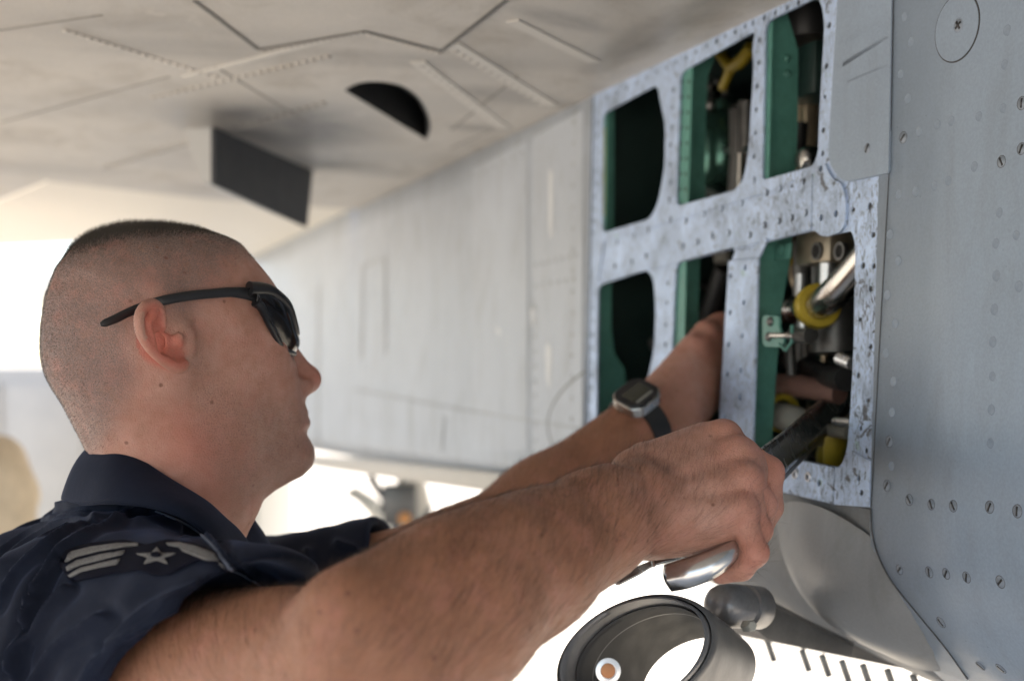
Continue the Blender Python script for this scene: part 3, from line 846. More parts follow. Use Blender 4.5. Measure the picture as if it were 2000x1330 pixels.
bt("black_hose", [(1420,520,-0.12),(1380,640,-0.14),(1340,800,-0.15)], 0.014, 'black', 14)
bt("small_knob", [(1410,488,-0.05),(1412,512,-0.05)], 0.010, 'hose', 14)

# wire bundles, hoses and clips crowding the depth of the bay
rb_ = random.Random(5)
clutter_mats = ['black', 'black', 'gunmetal', 'hose', 'steel', 'darkgreen', 'black', 'brass']
for (xa, xb, ya, yb, cnt) in ((1385,1462,120,400,7), (1555,1602,60,340,4), (1530,1665,470,900,11), (1345,1425,505,640,4), (1200,1280,210,440,3), (1195,1270,560,760,3)):
    for k in range(cnt):
        dp = -rb_.uniform(0.07, 0.2)
        x0, y0 = rb_.uniform(xa, xb), rb_.uniform(ya, yb)
        horiz = rb_.random() < 0.45
        pts_ = []
        for t in np.linspace(-1, 1, 5):
            dx = t*(70 if horiz else 14) + rb_.uniform(-8, 8); dy = t*(25 if horiz else 110) + rb_.uniform(-10, 10)
            pts_.append(F(x0 + dx, y0 + dy, dp + rb_.uniform(-0.012, 0.012)))
        mt_ = rb_.choice(clutter_mats); rr_ = rb_.uniform(0.003, 0.0075)
        w_ = tube_obj("wire_bundle" if mt_ == 'black' else "hydraulic_line", list(spline(np.array(pts_), 18)), rr_, M[mt_], AIR, 8)
        for t in (0.3, 0.7):
            q_ = spline(np.array(pts_), 19); i_ = int(t*18)
            lathe_obj("line_clip", q_[i_], q_[i_+1]-q_[i_-1], [(rr_, -0.004), (rr_*1.4, -0.004), (rr_*1.4, 0.004), (rr_, 0.004)], M[rb_.choice(['alu', 'gunmetal', 'yellowdk'])], w_, 10)

# ------------------------------------------------------------------ wing underside
ZW = EYE + 0.3415
def W(px, py, z=ZW):
    d = ray(px, py); t = (z - EYE) / d[2]
    return (CAM + d*t)[:2]
xf = lambda Y: A_X - TAN*Y + 0.016
def wing_slab(name, xy, thick, zlow, mat, parent, holes=(), bev=0.0, **kw):
    me = flat_fill(np.asarray(xy), holes, thick, bev)
    me.transform(Matrix.Translation((0, 0, zlow + thick)))
    return link(name, me, mat, parent, smooth=False, **kw)
moon = [W(*q) for q in spline(np.array([(674,176),(700,163),(740,160),(782,168),(812,188),(830,215),(839,245),(833,273)], float), 20)]
wing_xy = [(xf(2.92), 2.92), (xf(-1.5), -1.5), (-0.7, -1.2), (-2.3, 0.4), (-2.3, 3.5), (-1.6, 3.35), W(0, 390), W(90, 354), W(414, 390)]
fx_ = lambda Y: A_X - TAN*Y + 1.36
wing_slab("far_wing", [(fx_(2.92), 2.92), (fx_(2.92) + 3.0, 3.4), (fx_(2.92) + 3.0, 1.3), (fx_(0.6), 0.6)], 0.055, ZW, M['wing'], AIR)  # unseen opposite wing, added to shade the ground
wing = wing_slab("wing", wing_xy, 0.055, ZW, M['wing'], AIR, [np.array(moon)], label="pale wing underside over the mechanic")
mp = np.array(moon); mc = mp.mean(0)
bm = bmesh.new()
ring0 = [bm.verts.new((q[0]*0.985+mc[0]*0.015, q[1]*0.985+mc[1]*0.015, ZW - 0.0005)) for q in mp]; ring1 = [bm.verts.new((q[0]*0.98+mc[0]*0.02, q[1]*0.98+mc[1]*0.02, ZW + 0.0505)) for q in mp]
for i in range(len(mp)):
    bm.faces.new((ring0[i], ring0[(i+1) % len(mp)], ring1[(i+1) % len(mp)], ring1[i]))
bm.faces.new(ring1)
o = link("vent_recess", bm_mesh(bm), M['void'], wing, smooth=False); mm = o.modifiers.new("t", 'SOLIDIFY'); mm.thickness = 0.003; mm.offset = 0
sc_ = W(552, 245); sd_ = W(600, 300) - W(440, 215)
soot(M['wing'], (sc_[0], sc_[1], ZW), (0.24, 0.17, 0.3), math.atan2(sd_[1], sd_[0]), 0.85)
for (px_, py_, sx_, sy_, an_, am_) in ((700,330,0.16,0.07,0.9,0.30),(1010,190,0.12,0.05,0.7,0.42),(930,250,0.06,0.035,0.5,0.45),(610,110,0.35,0.06,0.2,0.28),(250,60,0.3,0.08,0.2,0.20),(1290,60,0.25,0.04,1.9,0.35),(60,330,0.2,0.1,0.4,0.3),(1100,40,0.08,0.03,0.8,0.4)):
    q_ = W(px_, py_); soot(M['wing'], (q_[0], q_[1], ZW), (sx_, sy_, 0.3), an_, am_)
# access panel outlined by dark sealant, doubler strips, joints
pan = [(380,-4),(505,92),(712,56),(862,95),(990,-6),(1060,-60),(300,-60)]
pxy = np.array([W(*q) for q in pan]); pcn = pxy.mean(0)
wing_slab("panel_sealant", pcn + (pxy - pcn)*1.014, 0.002, ZW - 0.0012, M['seam'], wing)
wing_slab("wing_panel", pxy, 0.003, ZW - 0.0026, M['wing'], wing)
def wing_strip(name, a, b, w, drop, mat, thick=0.003):
    a, b = W(*a), W(*b); d = nrm(b - a); n2 = np.array([-d[1], d[0]]) * w/2
    return wing_slab(name, np.array([a-n2, b-n2, b+n2, a+n2]), thick, ZW - drop, mat, wing)
M['doubler'] = simple("lightened_doubler_paint", (0.66,0.63,0.58), 0.5, var=0.06, nscale=9)  # wing paint lightened to stand for light caught on the raised strips
for a, b in zip(pan[:-3], pan[1:-2]):
    wing_strip("panel_joint", a, b, 0.0048, 0.0034, M['joint'], 0.0006)
for a, b, w in (((880,85),(1075,205),0.03),((815,120),(985,250),0.026),((360,150),(700,60),0.012),((1000,40),(1160,120),0.02)):
    wing_strip("doubler_strip", a, b, w*0.7, 0.0016, M['doubler'], 0.0014)
for a, b in (((200,330),(640,205)),((0,240),(330,150)),((880,290),(960,255)),((420,130),(600,240)),((1010,150),(880,255)),((0,60),(200,30))):
    wing_strip("wing_joint", a, b, 0.0028, 0.0006, M['jointgrey'], 0.001)
bm = bmesh.new()
for a, b, k in (((890,98),(1062,205),14),((825,128),(975,243),14),((515,98),(705,62),16),((725,66),(855,102),12),((300,190),(640,110),24),((210,322),(630,200),28),((130,60),(420,150),20)):
    for t in np.linspace(0, 1, k):
        q = W(a[0]+(b[0]-a[0])*t, a[1]+(b[1]-a[1])*t)
        add_lathe(bm, (q[0], q[1], ZW - 0.0018), (0,0,-1), [(0.0045,-0.002),(0.0042,0.0003),(0,0.0006)], 8)
link("wing_rivets", bm_mesh(bm), M['wing'], wing, kind="stuff")
# trailing flap near the root, painted whiter to stand for its overexposed light
flap = wing_slab("flap", [(xf(2.96), 2.96), (xf(4.3), 4.3), (-1.2, 3.75), (-2.3, 4.25), (-2.3, 3.58), (-1.62, 3.42), (W(0,390)[0]-0.01, W(0,390)[1]+0.05), (W(90,354)[0]-0.01, W(90,354)[1]+0.045), (W(414,390)[0]-0.01, W(414,390)[1]+0.05)], 0.03, ZW + 0.006, simple("whitened_flap_paint", (0.84,0.79,0.70), 0.5, var=0.04), AIR, label="pale flap behind the wing")
# dark faired vent under the wing
a0, a1 = W(412, 250), W(600, 332)
da = nrm(np.array([a1[0]-a0[0], a1[1]-a0[1], 0])); na = nrm(np.cross(da, (0,0,1)))
if na[0] < 0: na = -na
La = np.linalg.norm(a1 - a0)
A0 = np.array([a0[0], a0[1], ZW])
bm = bmesh.new()
sec = []
for t, h in ((0, 0.078), (0.5, 0.088), (1.0, 0.094)):
    p = A0 + da*La*t
    sec.append([bm.verts.new(tuple(q)) for q in (p + np.array([0,0,0.004]), p - np.array([0,0,h]), p - na*0.012 - np.array([0,0,h]), p - na*0.030*(1-0.3*t) - np.array([0,0,h*0.45]), p - na*0.040*(1-0.3*t) + np.array([0,0,0.004]))])
for i in range(2):
    for k in range(5):
        bm.faces.new((sec[i][k], sec[i][(k+1)%5], sec[i+1][(k+1)%5], sec[i+1][k]))
bm.faces.new(sec[0]); bm.faces.new(list(reversed(sec[2])))
vent = link("vent_fairing", bm_mesh(bm), M['white_plate'], wing, smooth=False, label="faired vent hanging under the wing")
pv = [A0 + na*0.003 + np.array([0,0,0.001]), A0 + na*0.003 - np.array([0,0,0.080]), A0 + da*La*0.96 + na*0.003 - np.array([0,0,0.100]), A0 + da*La*1.03 + na*0.003 + np.array([0,0,0.001])]
bm = bmesh.new(); bm.faces.new([bm.verts.new(tuple(q)) for q in pv])
o = link("vent_plate", bm_mesh(bm), M['dark_plate'], vent, smooth=False); mm = o.modifiers.new("t", 'SOLIDIFY'); mm.thickness = 0.006; mm.offset = 0

# ------------------------------------------------------------------ implicit surfaces -> one continuous mesh
def smin(a, b, k):
    h = np.clip(0.5 + 0.5*(b - a)/k, 0, 1)
    return b*(1-h) + a*h - k*h*(1-h)
def smax(a, b, k): return -smin(-a, -b, k)
def cone(p, a, b, ra, rb, flat=None, fr=1.0):
    """round cone; flat = direction along which the section is squeezed to fr of its radius"""
    a, b = np.asarray(a, float), np.asarray(b, float)
    ba = b - a; L2 = ba @ ba
    q = p - a
    t = np.clip(q @ ba / L2, 0, 1)
    d = q - t[:, None]*ba
    if flat is not None:
        f = nrm(flat); c = d @ f
        d = d + (c*(1/fr - 1))[:, None]*f
        dist = np.sqrt((d*d).sum(1)); r = ra + (rb - ra)*t
        return (dist - r) * min(1.0, (fr+1)/2)
    return np.sqrt((d*d).sum(1)) - (ra + (rb - ra)*t)
def ball(p, c, r): return np.sqrt(((p - np.asarray(c))**2).sum(1)) - r
def ellip(p, c, ax, rad):
    q = p - np.asarray(c)
    u = np.stack([q @ ax[i] / rad[i] for i in range(3)], 1)
    k0 = np.sqrt((u*u).sum(1)) + 1e-9
    k1 = np.sqrt(((u/np.asarray(rad))**2).sum(1)) + 1e-9
    return k0*(k0 - 1)/k1
def chain(p, pts, rads, k=0.004, flat=None, fr=1.0):
    d = None
    for i in range(len(pts) - 1):
        e = cone(p, pts[i], pts[i+1], rads[i], rads[i+1], flat, fr)
        d = e if d is None else smin(d, e, k)
    return d
def iso(fn, lo, hi, h, B=8, slack=2.6):
    """surface nets over the blocks that the surface may cross"""
    lo, hi = np.asarray(lo, float), np.asarray(hi, float)
    def centres(idx, w): return lo + (idx + 0.5)*w
    W4 = h*B*4
    n = np.ceil((hi - lo)/W4).astype(int)
    idx = np.stack(np.meshgrid(*[np.arange(k) for k in n], indexing='ij'), -1).reshape(-1, 3)
    v = fn(centres(idx, W4)); idx = idx[np.abs(v) < W4*0.87*slack]
    sub = np.stack(np.meshgrid(*[np.arange(4)]*3, indexing='ij'), -1).reshape(-1, 3)
    idx = (idx[:, None]*4 + sub[None]).reshape(-1, 3)
    W1 = h*B
    v = fn(centres(idx, W1)); idx = idx[np.abs(v) < W1*0.87*slack]
    nod = np.stack(np.meshgrid(*[np.arange(B+1)]*3, indexing='ij'), -1)
    N3 = (n*4*B + 2).astype(np.int64)
    keys, pos, signs, k_all = [], [], [], []
    for s in range(0, len(idx), 400):
        blk = idx[s:s+400]
        g = blk[:, None, None, None, :]*B + nod[None]
        f = fn((lo + g*h).reshape(-1, 3)).reshape(len(blk), B+1, B+1, B+1)
        c = [f[:, i:B+i, j:B+j, k:B+k] for i in (0,1) for j in (0,1) for k in (0,1)]
        st_ = np.stack(c, -1)
        neg = st_ < 0
        act = neg.any(-1) & ~neg.all(-1)
        if not act.any(): continue
        val = st_[act]
        gi = (blk[:, None, None, None, :]*B + nod[None, :B, :B, :B])[act]
        acc = np.zeros((len(val), 3)); cnt = np.zeros(len(val))
        corner = np.array([[i, j, k] for i in (0,1) for j in (0,1) for k in (0,1)], float)
        for a in range(8):
            for b in range(a+1, 8):
                if np.abs(corner[a]-corner[b]).sum() != 1: continue
                va, vb = val[:, a], val[:, b]
                m = (va < 0) != (vb < 0)
                t = va[m]/(va[m]-vb[m])
                acc[m] += corner[a] + t[:, None]*(corner[b]-corner[a]); cnt[m] += 1
        pos.append(lo + (gi + acc/cnt[:, None])*h)
        keys.append((gi[:, 0]*N3[1] + gi[:, 1])*N3[2] + gi[:, 2])
        signs.append(val < 0)
    pos = np.concatenate(pos); keys = np.concatenate(keys); sg = np.concatenate(signs)
    o = np.argsort(keys); keys, pos, sg = keys[o], pos[o], sg[o]
    def find(k):
        i = np.clip(np.searchsorted(keys, k), 0, len(keys)-1)
        return np.where(keys[i] == k, i, -1)
    step = (N3[1]*N3[2], N3[2], np.int64(1))
    quads = []
    for ax, cb in ((0, 4), (1, 2), (2, 1)):
        m = np.where(sg[:, 0] != sg[:, cb])[0]
        d1, d2 = step[(ax+1) % 3], step[(ax+2) % 3]
        k = keys[m]
        q = np.stack([m, find(k-d1), find(k-d1-d2), find(k-d2)], 1)
        ok = (q >= 0).all(1); q, mm = q[ok], m[ok]
        flip = sg[mm, 0]
        q[~flip] = q[~flip][:, ::-1]
        quads.append(q)
    return pos, np.concatenate(quads)
def relax(v, q, n=2, lam=0.5):
    e = np.concatenate([q[:, [0,1]], q[:, [1,2]], q[:, [2,3]], q[:, [3,0]]])
    deg = np.bincount(e[:, 0], minlength=len(v)) + np.bincount(e[:, 1], minlength=len(v))
    for _ in range(n):
        acc = np.stack([np.bincount(e[:, 0], v[e[:, 1], i], len(v)) + np.bincount(e[:, 1], v[e[:, 0], i], len(v)) for i in range(3)], 1)
        v = v + lam*(acc/np.maximum(deg, 1)[:, None] - v)
    return v
def vnormals(v, q):
    n = np.cross(v[q[:, 2]] - v[q[:, 0]], v[q[:, 3]] - v[q[:, 1]])
    out = np.stack([sum(np.bincount(q[:, c], n[:, i], len(v)) for c in range(4)) for i in range(3)], 1)
    return out/(np.linalg.norm(out, axis=1)[:, None] + 1e-12)
def pl_dist(q, poly):
    """distance from 2D points q to a polyline"""
    best = np.full(len(q), 1e9)
    for a, b in zip(poly[:-1], poly[1:]):
        a, b = np.asarray(a, float), np.asarray(b, float); ba = b - a
        t = np.clip(((q - a) @ ba)/(ba @ ba), 0, 1)
        best = np.minimum(best, np.sqrt((((q - a) - t[:, None]*ba)**2).sum(1)))
    return best
def poly_sd(q, poly):
    poly = np.asarray(poly, float); n = len(poly)
    best = np.full(len(q), 1e9); inside = np.zeros(len(q), bool)
    for i in range(n):
        a, b = poly[i], poly[(i+1) % n]; ba = b - a
        t = np.clip(((q - a) @ ba)/(ba @ ba), 0, 1)
        best = np.minimum(best, (((q - a) - t[:, None]*ba)**2).sum(1))
        cr = ((a[1] > q[:, 1]) != (b[1] > q[:, 1]))
        with np.errstate(divide='ignore', invalid='ignore'):
            xi = (b[0]-a[0])*(q[:, 1]-a[1])/(b[1]-a[1]) + a[0]
        inside ^= cr & (q[:, 0] < xi)
    d = np.sqrt(best)
    return np.where(inside, -d, d)
class Region:
    def __init__(s, lo, hi, fn, m=0.09):
        s.lo, s.hi, s.fn, s.m = np.asarray(lo) - m, np.asarray(hi) + m, fn, m
    def __call__(s, p):
        out = np.full(len(p), 1.0)
        c = np.maximum(np.maximum(s.lo - p, p - s.hi), 0)
        dd = np.sqrt((c*c).sum(1))
        ins = dd <= 0
        out[~ins] = dd[~ins] + s.m*0.8
        if ins.any(): out[ins] = s.fn(p[ins])
        return out
def region(pts, r, fn):
    pts = np.asarray(pts); return Region(pts.min(0) - r, pts.max(0) + r, fn)

# ------------------------------------------------------------------ head: own axes (x forward, y to his left, z up)
HD = 1.07
HO = P(290, 668, HD)
YAW, PIT = math.radians(36), math.radians(8)
HX = np.array([math.cos(YAW)*math.cos(PIT), math.sin(YAW)*math.cos(PIT), math.sin(PIT)])
HY = np.array([-math.sin(YAW), math.cos(YAW), 0.0])
HZ = np.cross(HX, HY)
HM = np.stack([HX, HY, HZ])
def to_head(p): return (p - HO) @ HM.T
def from_head(q): return HO + np.asarray(q, float) @ HM
def Lh(px, py, y=0.0):
    d = ray(px, py); t = ((HO - CAM) @ HY + y)/(d @ HY)
    q = to_head((CAM + d*t)[None])[0]
    return q[0], q[2]
PROFILE_PX = [(476,492),(495,516),(513,542),(536,582),(549,612),(551,640),(556,675),(565,720),(574,760),(581,778),(586,792),(592,803),(590,809),(596,820),(594,832),
              (588,844),(596,856),(603,870),(606,890),(600,913),(579,933),(553,945),(526,960),(500,979),(487,1005),(470,1037),(455,1080),(430,1180)]
BACK_PX = [(215,1180),(192,1010),(178,930),(160,882),(139,842),(113,795),(91,763),(77,737),(69,705),(67,680),(68,637),(77,576),(101,520),(138,480),(184,457),(238,445),(316,444),(379,449),(421,459),(453,474)]
prof2 = np.array([Lh(*q) for q in PROFILE_PX + BACK_PX])
# the far contour of the cranium bulges past the mid plane: pull the mid line in a little there
for i, q in enumerate(PROFILE_PX + BACK_PX):
    if i < 4: prof2[i, 0] -= 0.004*(1 - i/4)
    if i >= len(PROFILE_PX) + 2: prof2[i, 0] += 0.007*np.clip((-prof2[i, 0])/0.08, 0, 1)
GX, GZ, GH = (-0.16, -0.27), 0, 0.001
gx = np.arange(-0.13, 0.18, GH); gz = np.arange(-0.30, 0.135, GH)
GQ = np.stack(np.meshgrid(gx, gz, indexing='ij'), -1).reshape(-1, 2)
d2 = poly_sd(GQ, prof2)
WC = [(-.03,.05,.0755),(-.07,.03,.066),(.03,.06,.0700),(.07,.06,.061),(.085,.03,.059),(-.02,.0,.0735),(.04,.0,.0690),(.066,-.018,.0655),(.09,-.008,.056),
      (.045,-.05,.0635),(.08,-.05,.0525),(.1,-.05,.044),(.012,-.075,.0645),(.05,-.105,.0520),(.09,-.112,.041),(.11,-.12,.032),(.11,-.075,.038),
      (-.05,-.03,.0655),(-.04,-.085,.060),(-.005,-.12,.0605),(.04,-.155,.054),(-.05,-.14,.062),(0,-.2,.066),(.03,-.075,.0625),(-.02,.09,.070)]
RCN = [(-.05,.05,.085),(.03,.09,.065),(.07,.07,.055),(.09,.03,.045),(.1,0,.038),(.1,-.07,.036),(.1,-.12,.032),(.05,-.15,.05),(-.06,-.08,.06),(0,0,.08),(.03,-.2,.06),(-.05,-.2,.07)]
def rbf(q, C, s):
    C = np.asarray(C); w = np.exp(-(((q[:, None, :] - C[None, :, :2])**2).sum(2))/(2*s*s)) + 1e-12
    return (w*C[None, :, 2]).sum(1)/w.sum(1)
wW = rbf(GQ, WC, 0.019); wR = rbf(GQ, RCN, 0.03)
tt = np.clip(-d2/wR, 0, 1)
w_in = wW*(1 - (1-tt)**2.1)**(1/2.1)
wg = np.where(d2 < 0, w_in, -d2*1.2).reshape(len(gx), len(gz))
for _ in range(3):                                     # soften the map a little
    wp = np.pad(wg, 1, mode='edge'); wg = (wp[1:-1,1:-1]*2 + wp[:-2,1:-1] + wp[2:,1:-1] + wp[1:-1,:-2] + wp[1:-1,2:])/6
ggx, ggz = np.gradient(wg, GH)
gn = np.sqrt(1 + np.minimum(ggx**2 + ggz**2, 30))
def samp(g, x, z):
    fx = np.clip((x - gx[0])/GH, 0, len(gx)-1.001); fz = np.clip((z - gz[0])/GH, 0, len(gz)-1.001)
    i, j = fx.astype(int), fz.astype(int); a, b = fx-i, fz-j
    return g[i,j]*(1-a)*(1-b) + g[i+1,j]*a*(1-b) + g[i,j+1]*(1-a)*b + g[i+1,j+1]*a*b
# ear, traced on a plane that flares out backwards
YE0 = -0.0700
def ear_y(x): return YE0 - 0.50*np.clip(0.013 - np.asarray(x), 0, 0.06)
def Le(px, py, dy=0.0):
    y = YE0
    for _ in range(6):
        x, z = Lh(px, py, y); y = float(ear_y(x)) + dy
    return np.array([x, y, z])
EAR_OUT = [(322,640),(318,606),(308,592),(296,588),(281,594),(270,610),(267,628),(270,648),(279,668),(292,688),(308,704),(326,716),(345,724),(358,722),(364,712),(364,694),(358,672),(346,655)]
HELIX = [(322,655),(320,630),(315,606),(304,594),(294,593),(281,600),(273,614),(271,630),(275,650),(284,668),(297,685),(313,699),(331,711),(347,718),(358,714)]
ear_out = np.array([Le(*q)[[0, 2]] for q in EAR_OUT])
helix = [Le(*q) for q in HELIX]
hel_s = spline(np.array(helix), 34)
anti = spline(np.array([Le(*q, -0.0015) for q in [(303,612),(291,628),(293,648),(301,666),(312,680),(323,688)]]), 14)
concha = Le(318, 668, 0.0); canal = Le(337, 668, 0.004)
def head_fn(p):
    q = to_head(p)
    x, y, z = q[:, 0], q[:, 1], q[:, 2]
    base = (np.abs(y) - samp(wg, x, z))/samp(gn, x, z)
    # jaw corner and cheek
    f = base
    # brow ridge, eye hollow
    ay = np.abs(y)
    qa = np.stack([x, ay, z], 1)
    near = (x > 0.055) & (z > -0.13) & (z < 0.05)
    if near.any():
        a = qa[near]; b = f[near]
        tip = np.array([*Lh(600, 740)]); root = np.array([*Lh(545, 640)])
        b = smax(b, -ball(a, (0.112, 0.034, -0.004 + root[1]*0.5), 0.0185), 0.014)
        n1 = cone(a, (root[0]-0.006, 0, root[1]), (tip[0]-0.001, 0, tip[1]), 0.0075, 0.0100)
        n1 = smin(n1, ball(a, (tip[0]+0.0005, 0, tip[1]-0.0005), 0.0112), 0.006)
        ala = ellip(a, (tip[0]-0.0135, 0.0125, tip[1]-0.006), np.eye(3), (0.0115, 0.0068, 0.0085))
        n1 = smin(n1, ala, 0.005)
        n1 = smin(n1, cone(a, (tip[0]-0.022, 0.0, tip[1]-0.004), (tip[0]-0.006, 0, tip[1]-0.008), 0.012, 0.0062), 0.006)
        n1 = smax(n1, -ellip(a, (tip[0]-0.0085, 0.0078, tip[1]-0.0135), np.eye(3), (0.0068, 0.0034, 0.0062)), 0.002)
        b = smin(b, n1, 0.008)
        # mouth line and lip bodies
        mo = np.array([*Lh(589, 809)])
        b = smin(b, cone(a, (mo[0]-0.0035, 0, mo[1]+0.0050), (mo[0]-0.016, 0.024, mo[1]+0.001), 0.0058, 0.003), 0.005)
        b = smin(b, cone(a, (mo[0]-0.0035, 0, mo[1]-0.0055), (mo[0]-0.016, 0.023, mo[1]-0.0015), 0.0066, 0.0035), 0.005)
        b = smax(b, -cone(a, (mo[0]+0.0035, 0, mo[1]), (mo[0]-0.0115, 0.0255, mo[1]-0.0005), 0.0012, 0.0012), 0.003)
        f = f.copy(); f[near] = b
    # ears
    side = (np.abs(x) < 0.06) & (z > -0.06) & (z < 0.07) & (ay > 0.045)
    if side.any():
        a = np.stack([x, -ay, z], 1)[side]; b = f[side]
        ey = ear_y(a[:, 0])
        e2 = poly_sd(a[:, [0, 2]], ear_out)
        sl = smax(e2 + 0.0015, np.abs(a[:, 1] - ey - 0.0036) - 0.0022, 0.002)
        sl = smin(sl, chain(a, hel_s, np.interp(np.arange(len(hel_s)), [0, 4, 10, 24, len(hel_s)-1], [.0022,.0030,.0038,.0036,.0052]), 0.001), 0.0022)
        sl = smin(sl, chain(a, anti, [0.0026]*len(anti), 0.001), 0.0035)
        root = ellip(a, (0.001, -0.062, 0.001), np.eye(3), (0.011, 0.018, 0.020))
        sl = smin(sl, root, 0.005)
        sl = smax(sl, -ball(a, concha + np.array([0.001, -0.0022, 0]), 0.0088), 0.0035)
        sl = smax(sl, -ball(a, concha + np.array([0.0085, -0.0005, -0.002]), 0.0060), 0.003)
        sl = smax(sl, -cone(a, canal + np.array([0.002, 0, 0.0]), canal + np.array([0.003, 0.02, 0]), 0.0036, 0.003), 0.0015)
        b = smax(b, -cone(a, canal + np.array([0.002, 0, 0.0]), canal + np.array([0.003, 0.02, 0]), 0.0036, 0.003), 0.0015)
        tr = Le(347, 664, 0.0)
        sl = smin(sl, ellip(a, tr + np.array([0.001, -0.0010, 0]), np.eye(3), (0.0042, 0.0032, 0.0065)), 0.003)
        b = smin(b, sl, 0.0035)
        f = f.copy(); f[side] = b
    return f

# ------------------------------------------------------------------ arms and hands
CAMV = np.array([0, -1.0, 0.0])
RS, RE = P(205, 1335, 0.965), P(712, 1308, 0.755)
RW = P(1238, 990, 0.930)
RM1, RM2, RM3 = P(880, 1200, 0.800), P(1030, 1102, 0.855), P(1150, 1034, 0.900)
K = [P(1412, 856, 0.982), P(1438, 890, 0.962), P(1452, 938, 0.945), P(1445, 996, 0.935)]        # knuckles, index to little finger
FINGERS = [
    [K[0], P(1500, 922, 0.986), P(1503, 990, 0.984), P(1488, 1030, 0.985)],
    [K[1], P(1489, 985, 0.962), P(1484, 1036, 0.970), P(1456, 1056, 0.982)],
    [K[2], P(1480, 1034, 0.943), P(1468, 1074, 0.952), P(1440, 1084, 0.962)],
    [K[3], P(1473, 1078, 0.929), P(1448, 1109, 0.934), P(1408, 1121, 0.943)]]
FR = [[.0118,.0106,.0096,.0082],[.0118,.0094,.0088,.0080],[.0112,.0090,.0084,.0076],[.0104,.0090,.0084,.0072]]
dors = nrm(np.array([-0.25, -1.0, 0.28]))                                # where the back of the hand faces
def rhand(p):
    wr = RW
    d = None
    for k, (kk, r) in enumerate(zip(K, (.0150, .0155, .0150, .0140))):
        base = wr + (kk - wr)*0.10 + nrm(K[3]-K[0])*(-0.016 + 0.0105*k)
        e = cone(p, base - dors*0.006, kk - dors*0.0035, 0.0172, r)
        d = e if d is None else smin(d, e, 0.009)
    # palm mass, heel of the hand, ball of the thumb and the web towards the index finger
    d = smin(d, cone(p, wr - dors*0.018, (K[1]+K[2])/2 - dors*0.020, 0.022, 0.018), 0.014)
    d = smin(d, cone(p, P(1275, 1046, 0.940), P(1400, 1046, 0.945), 0.0165, 0.0125), 0.014)
    d = smin(d, cone(p, P(1245, 928, 0.965), P(1372, 858, 1.002), 0.020, 0.0125), 0.014)
    # tendons towards the knuckles
    for kk, sft in zip(K, (0.0, 0.25, 0.45, 0.62)):
        a = wr + nrm(K[3]-K[0])*(-0.012 + 0.028*sft) + (kk - wr)*0.25 + dors*0.0075
        d = smin(d, cone(p, a, kk + dors*0.0078, 0.0040, 0.0054), 0.0055)
    for kk in K:
        d = smin(d, ball(p, kk + dors*0.0035, 0.0122), 0.0045)
    for path, rr in zip(FINGERS, FR):
        f = chain(p, path, rr, 0.004)
        f = smin(f, ball(p, path[1], rr[1]*1.07), 0.004)
        d = smin(d, f, 0.0010)
    th = [P(1262, 905, 1.000), P(1368, 880, 1.020), P(1440, 918, 1.028), P(1478, 968, 1.022)]
    d = smin(d, chain(p, th, [.0165,.0135,.0115,.0095], 0.006), 0.008)
    return d
def rarm(p):
    d = cone(p, RS, RE, 0.056, 0.0455)
    d = smin(d, cone(p, RS + (RE-RS)*0.3 + np.array([0,0,0.004]), RS + (RE-RS)*0.75 + np.array([0,0,0.0]), 0.046, 0.040), 0.03)
    d = smin(d, cone(p, RE, RM1, 0.0455, 0.0455), 0.03)
    d = smin(d, cone(p, RM1, RM2, 0.0455, 0.0390), 0.03)
    d = smin(d, cone(p, RM2, RM3, 0.0390, 0.0335), 0.03)
    d = smin(d, cone(p, RM3, RW, 0.0335, 0.0315, dors, 0.8), 0.02)
    d = smin(d, cone(p, P(700, 1205, 0.735), P(960, 1085, 0.815), 0.026, 0.026), 0.03)       # brachioradialis
    d = smin(d, ball(p, P(1222, 1030, 0.915), 0.0125), 0.016)                                   # wrist bone
    d = smin(d, cone(p, P(1000, 1060, 0.825), P(1190, 940, 0.912), 0.014, 0.006), 0.02)
    return smin(d, rhand(p), 0.012)
LS, LE, LW = P(455, 1215, 1.29), P(905, 1095, 1.275), P(1272, 808, 1.360)
LM = P(1065, 990, 1.31)
LK = [P(1438, 664, 1.455), P(1410, 638, 1.435), P(1379, 650, 1.410), P(1355, 680, 1.390)]        # index to little finger
ldors = nrm(np.array([-0.45, -0.85, 0.30]))
LF = [[LK[0], P(1475, 680, 1.49), P(1480, 720, 1.50), P(1470, 745, 1.50)],
      [LK[1], P(1450, 640, 1.485), P(1468, 680, 1.505), P(1466, 705, 1.51)],
      [LK[2], P(1420, 650, 1.48), P(1440, 690, 1.50), P(1446, 720, 1.50)],
      [LK[3], P(1395, 690, 1.46), P(1420, 720, 1.48), P(1430, 745, 1.48)]]
def larm(p):
    d = cone(p, LS, LE, 0.052, 0.045)
    d = smin(d, cone(p, LE, LM, 0.045, 0.043), 0.03)
    d = smin(d, cone(p, LM, LW, 0.043, 0.0290), 0.03)
    for k, (kk, r) in enumerate(zip(LK, (.0135, .0138, .0135, .0125))):
        base = LW + (kk - LW)*0.08 + nrm(LK[3]-LK[0])*(-0.014 + 0.0095*k)
        d = smin(d, cone(p, base - ldors*0.004, kk - ldors*0.002, 0.0175, r), 0.014)
    d = smin(d, cone(p, LW - ldors*0.010, (LK[1]+LK[2])/2 - ldors*0.016, 0.026, 0.018), 0.016)
    d = smin(d, cone(p, P(1330, 800, 1.375), P(1385, 730, 1.415), 0.024, 0.020), 0.018)
    for path in LF:
        d = smin(d, chain(p, path, [.0125,.0105,.0095,.0082], 0.004), 0.003)
    th = [P(1350, 800, 1.39), P(1415, 750, 1.43), P(1450, 740, 1.46), P(1470, 745, 1.475)]
    d = smin(d, chain(p, th, [.020,.0140,.0118,.0098], 0.006), 0.008)
    return d
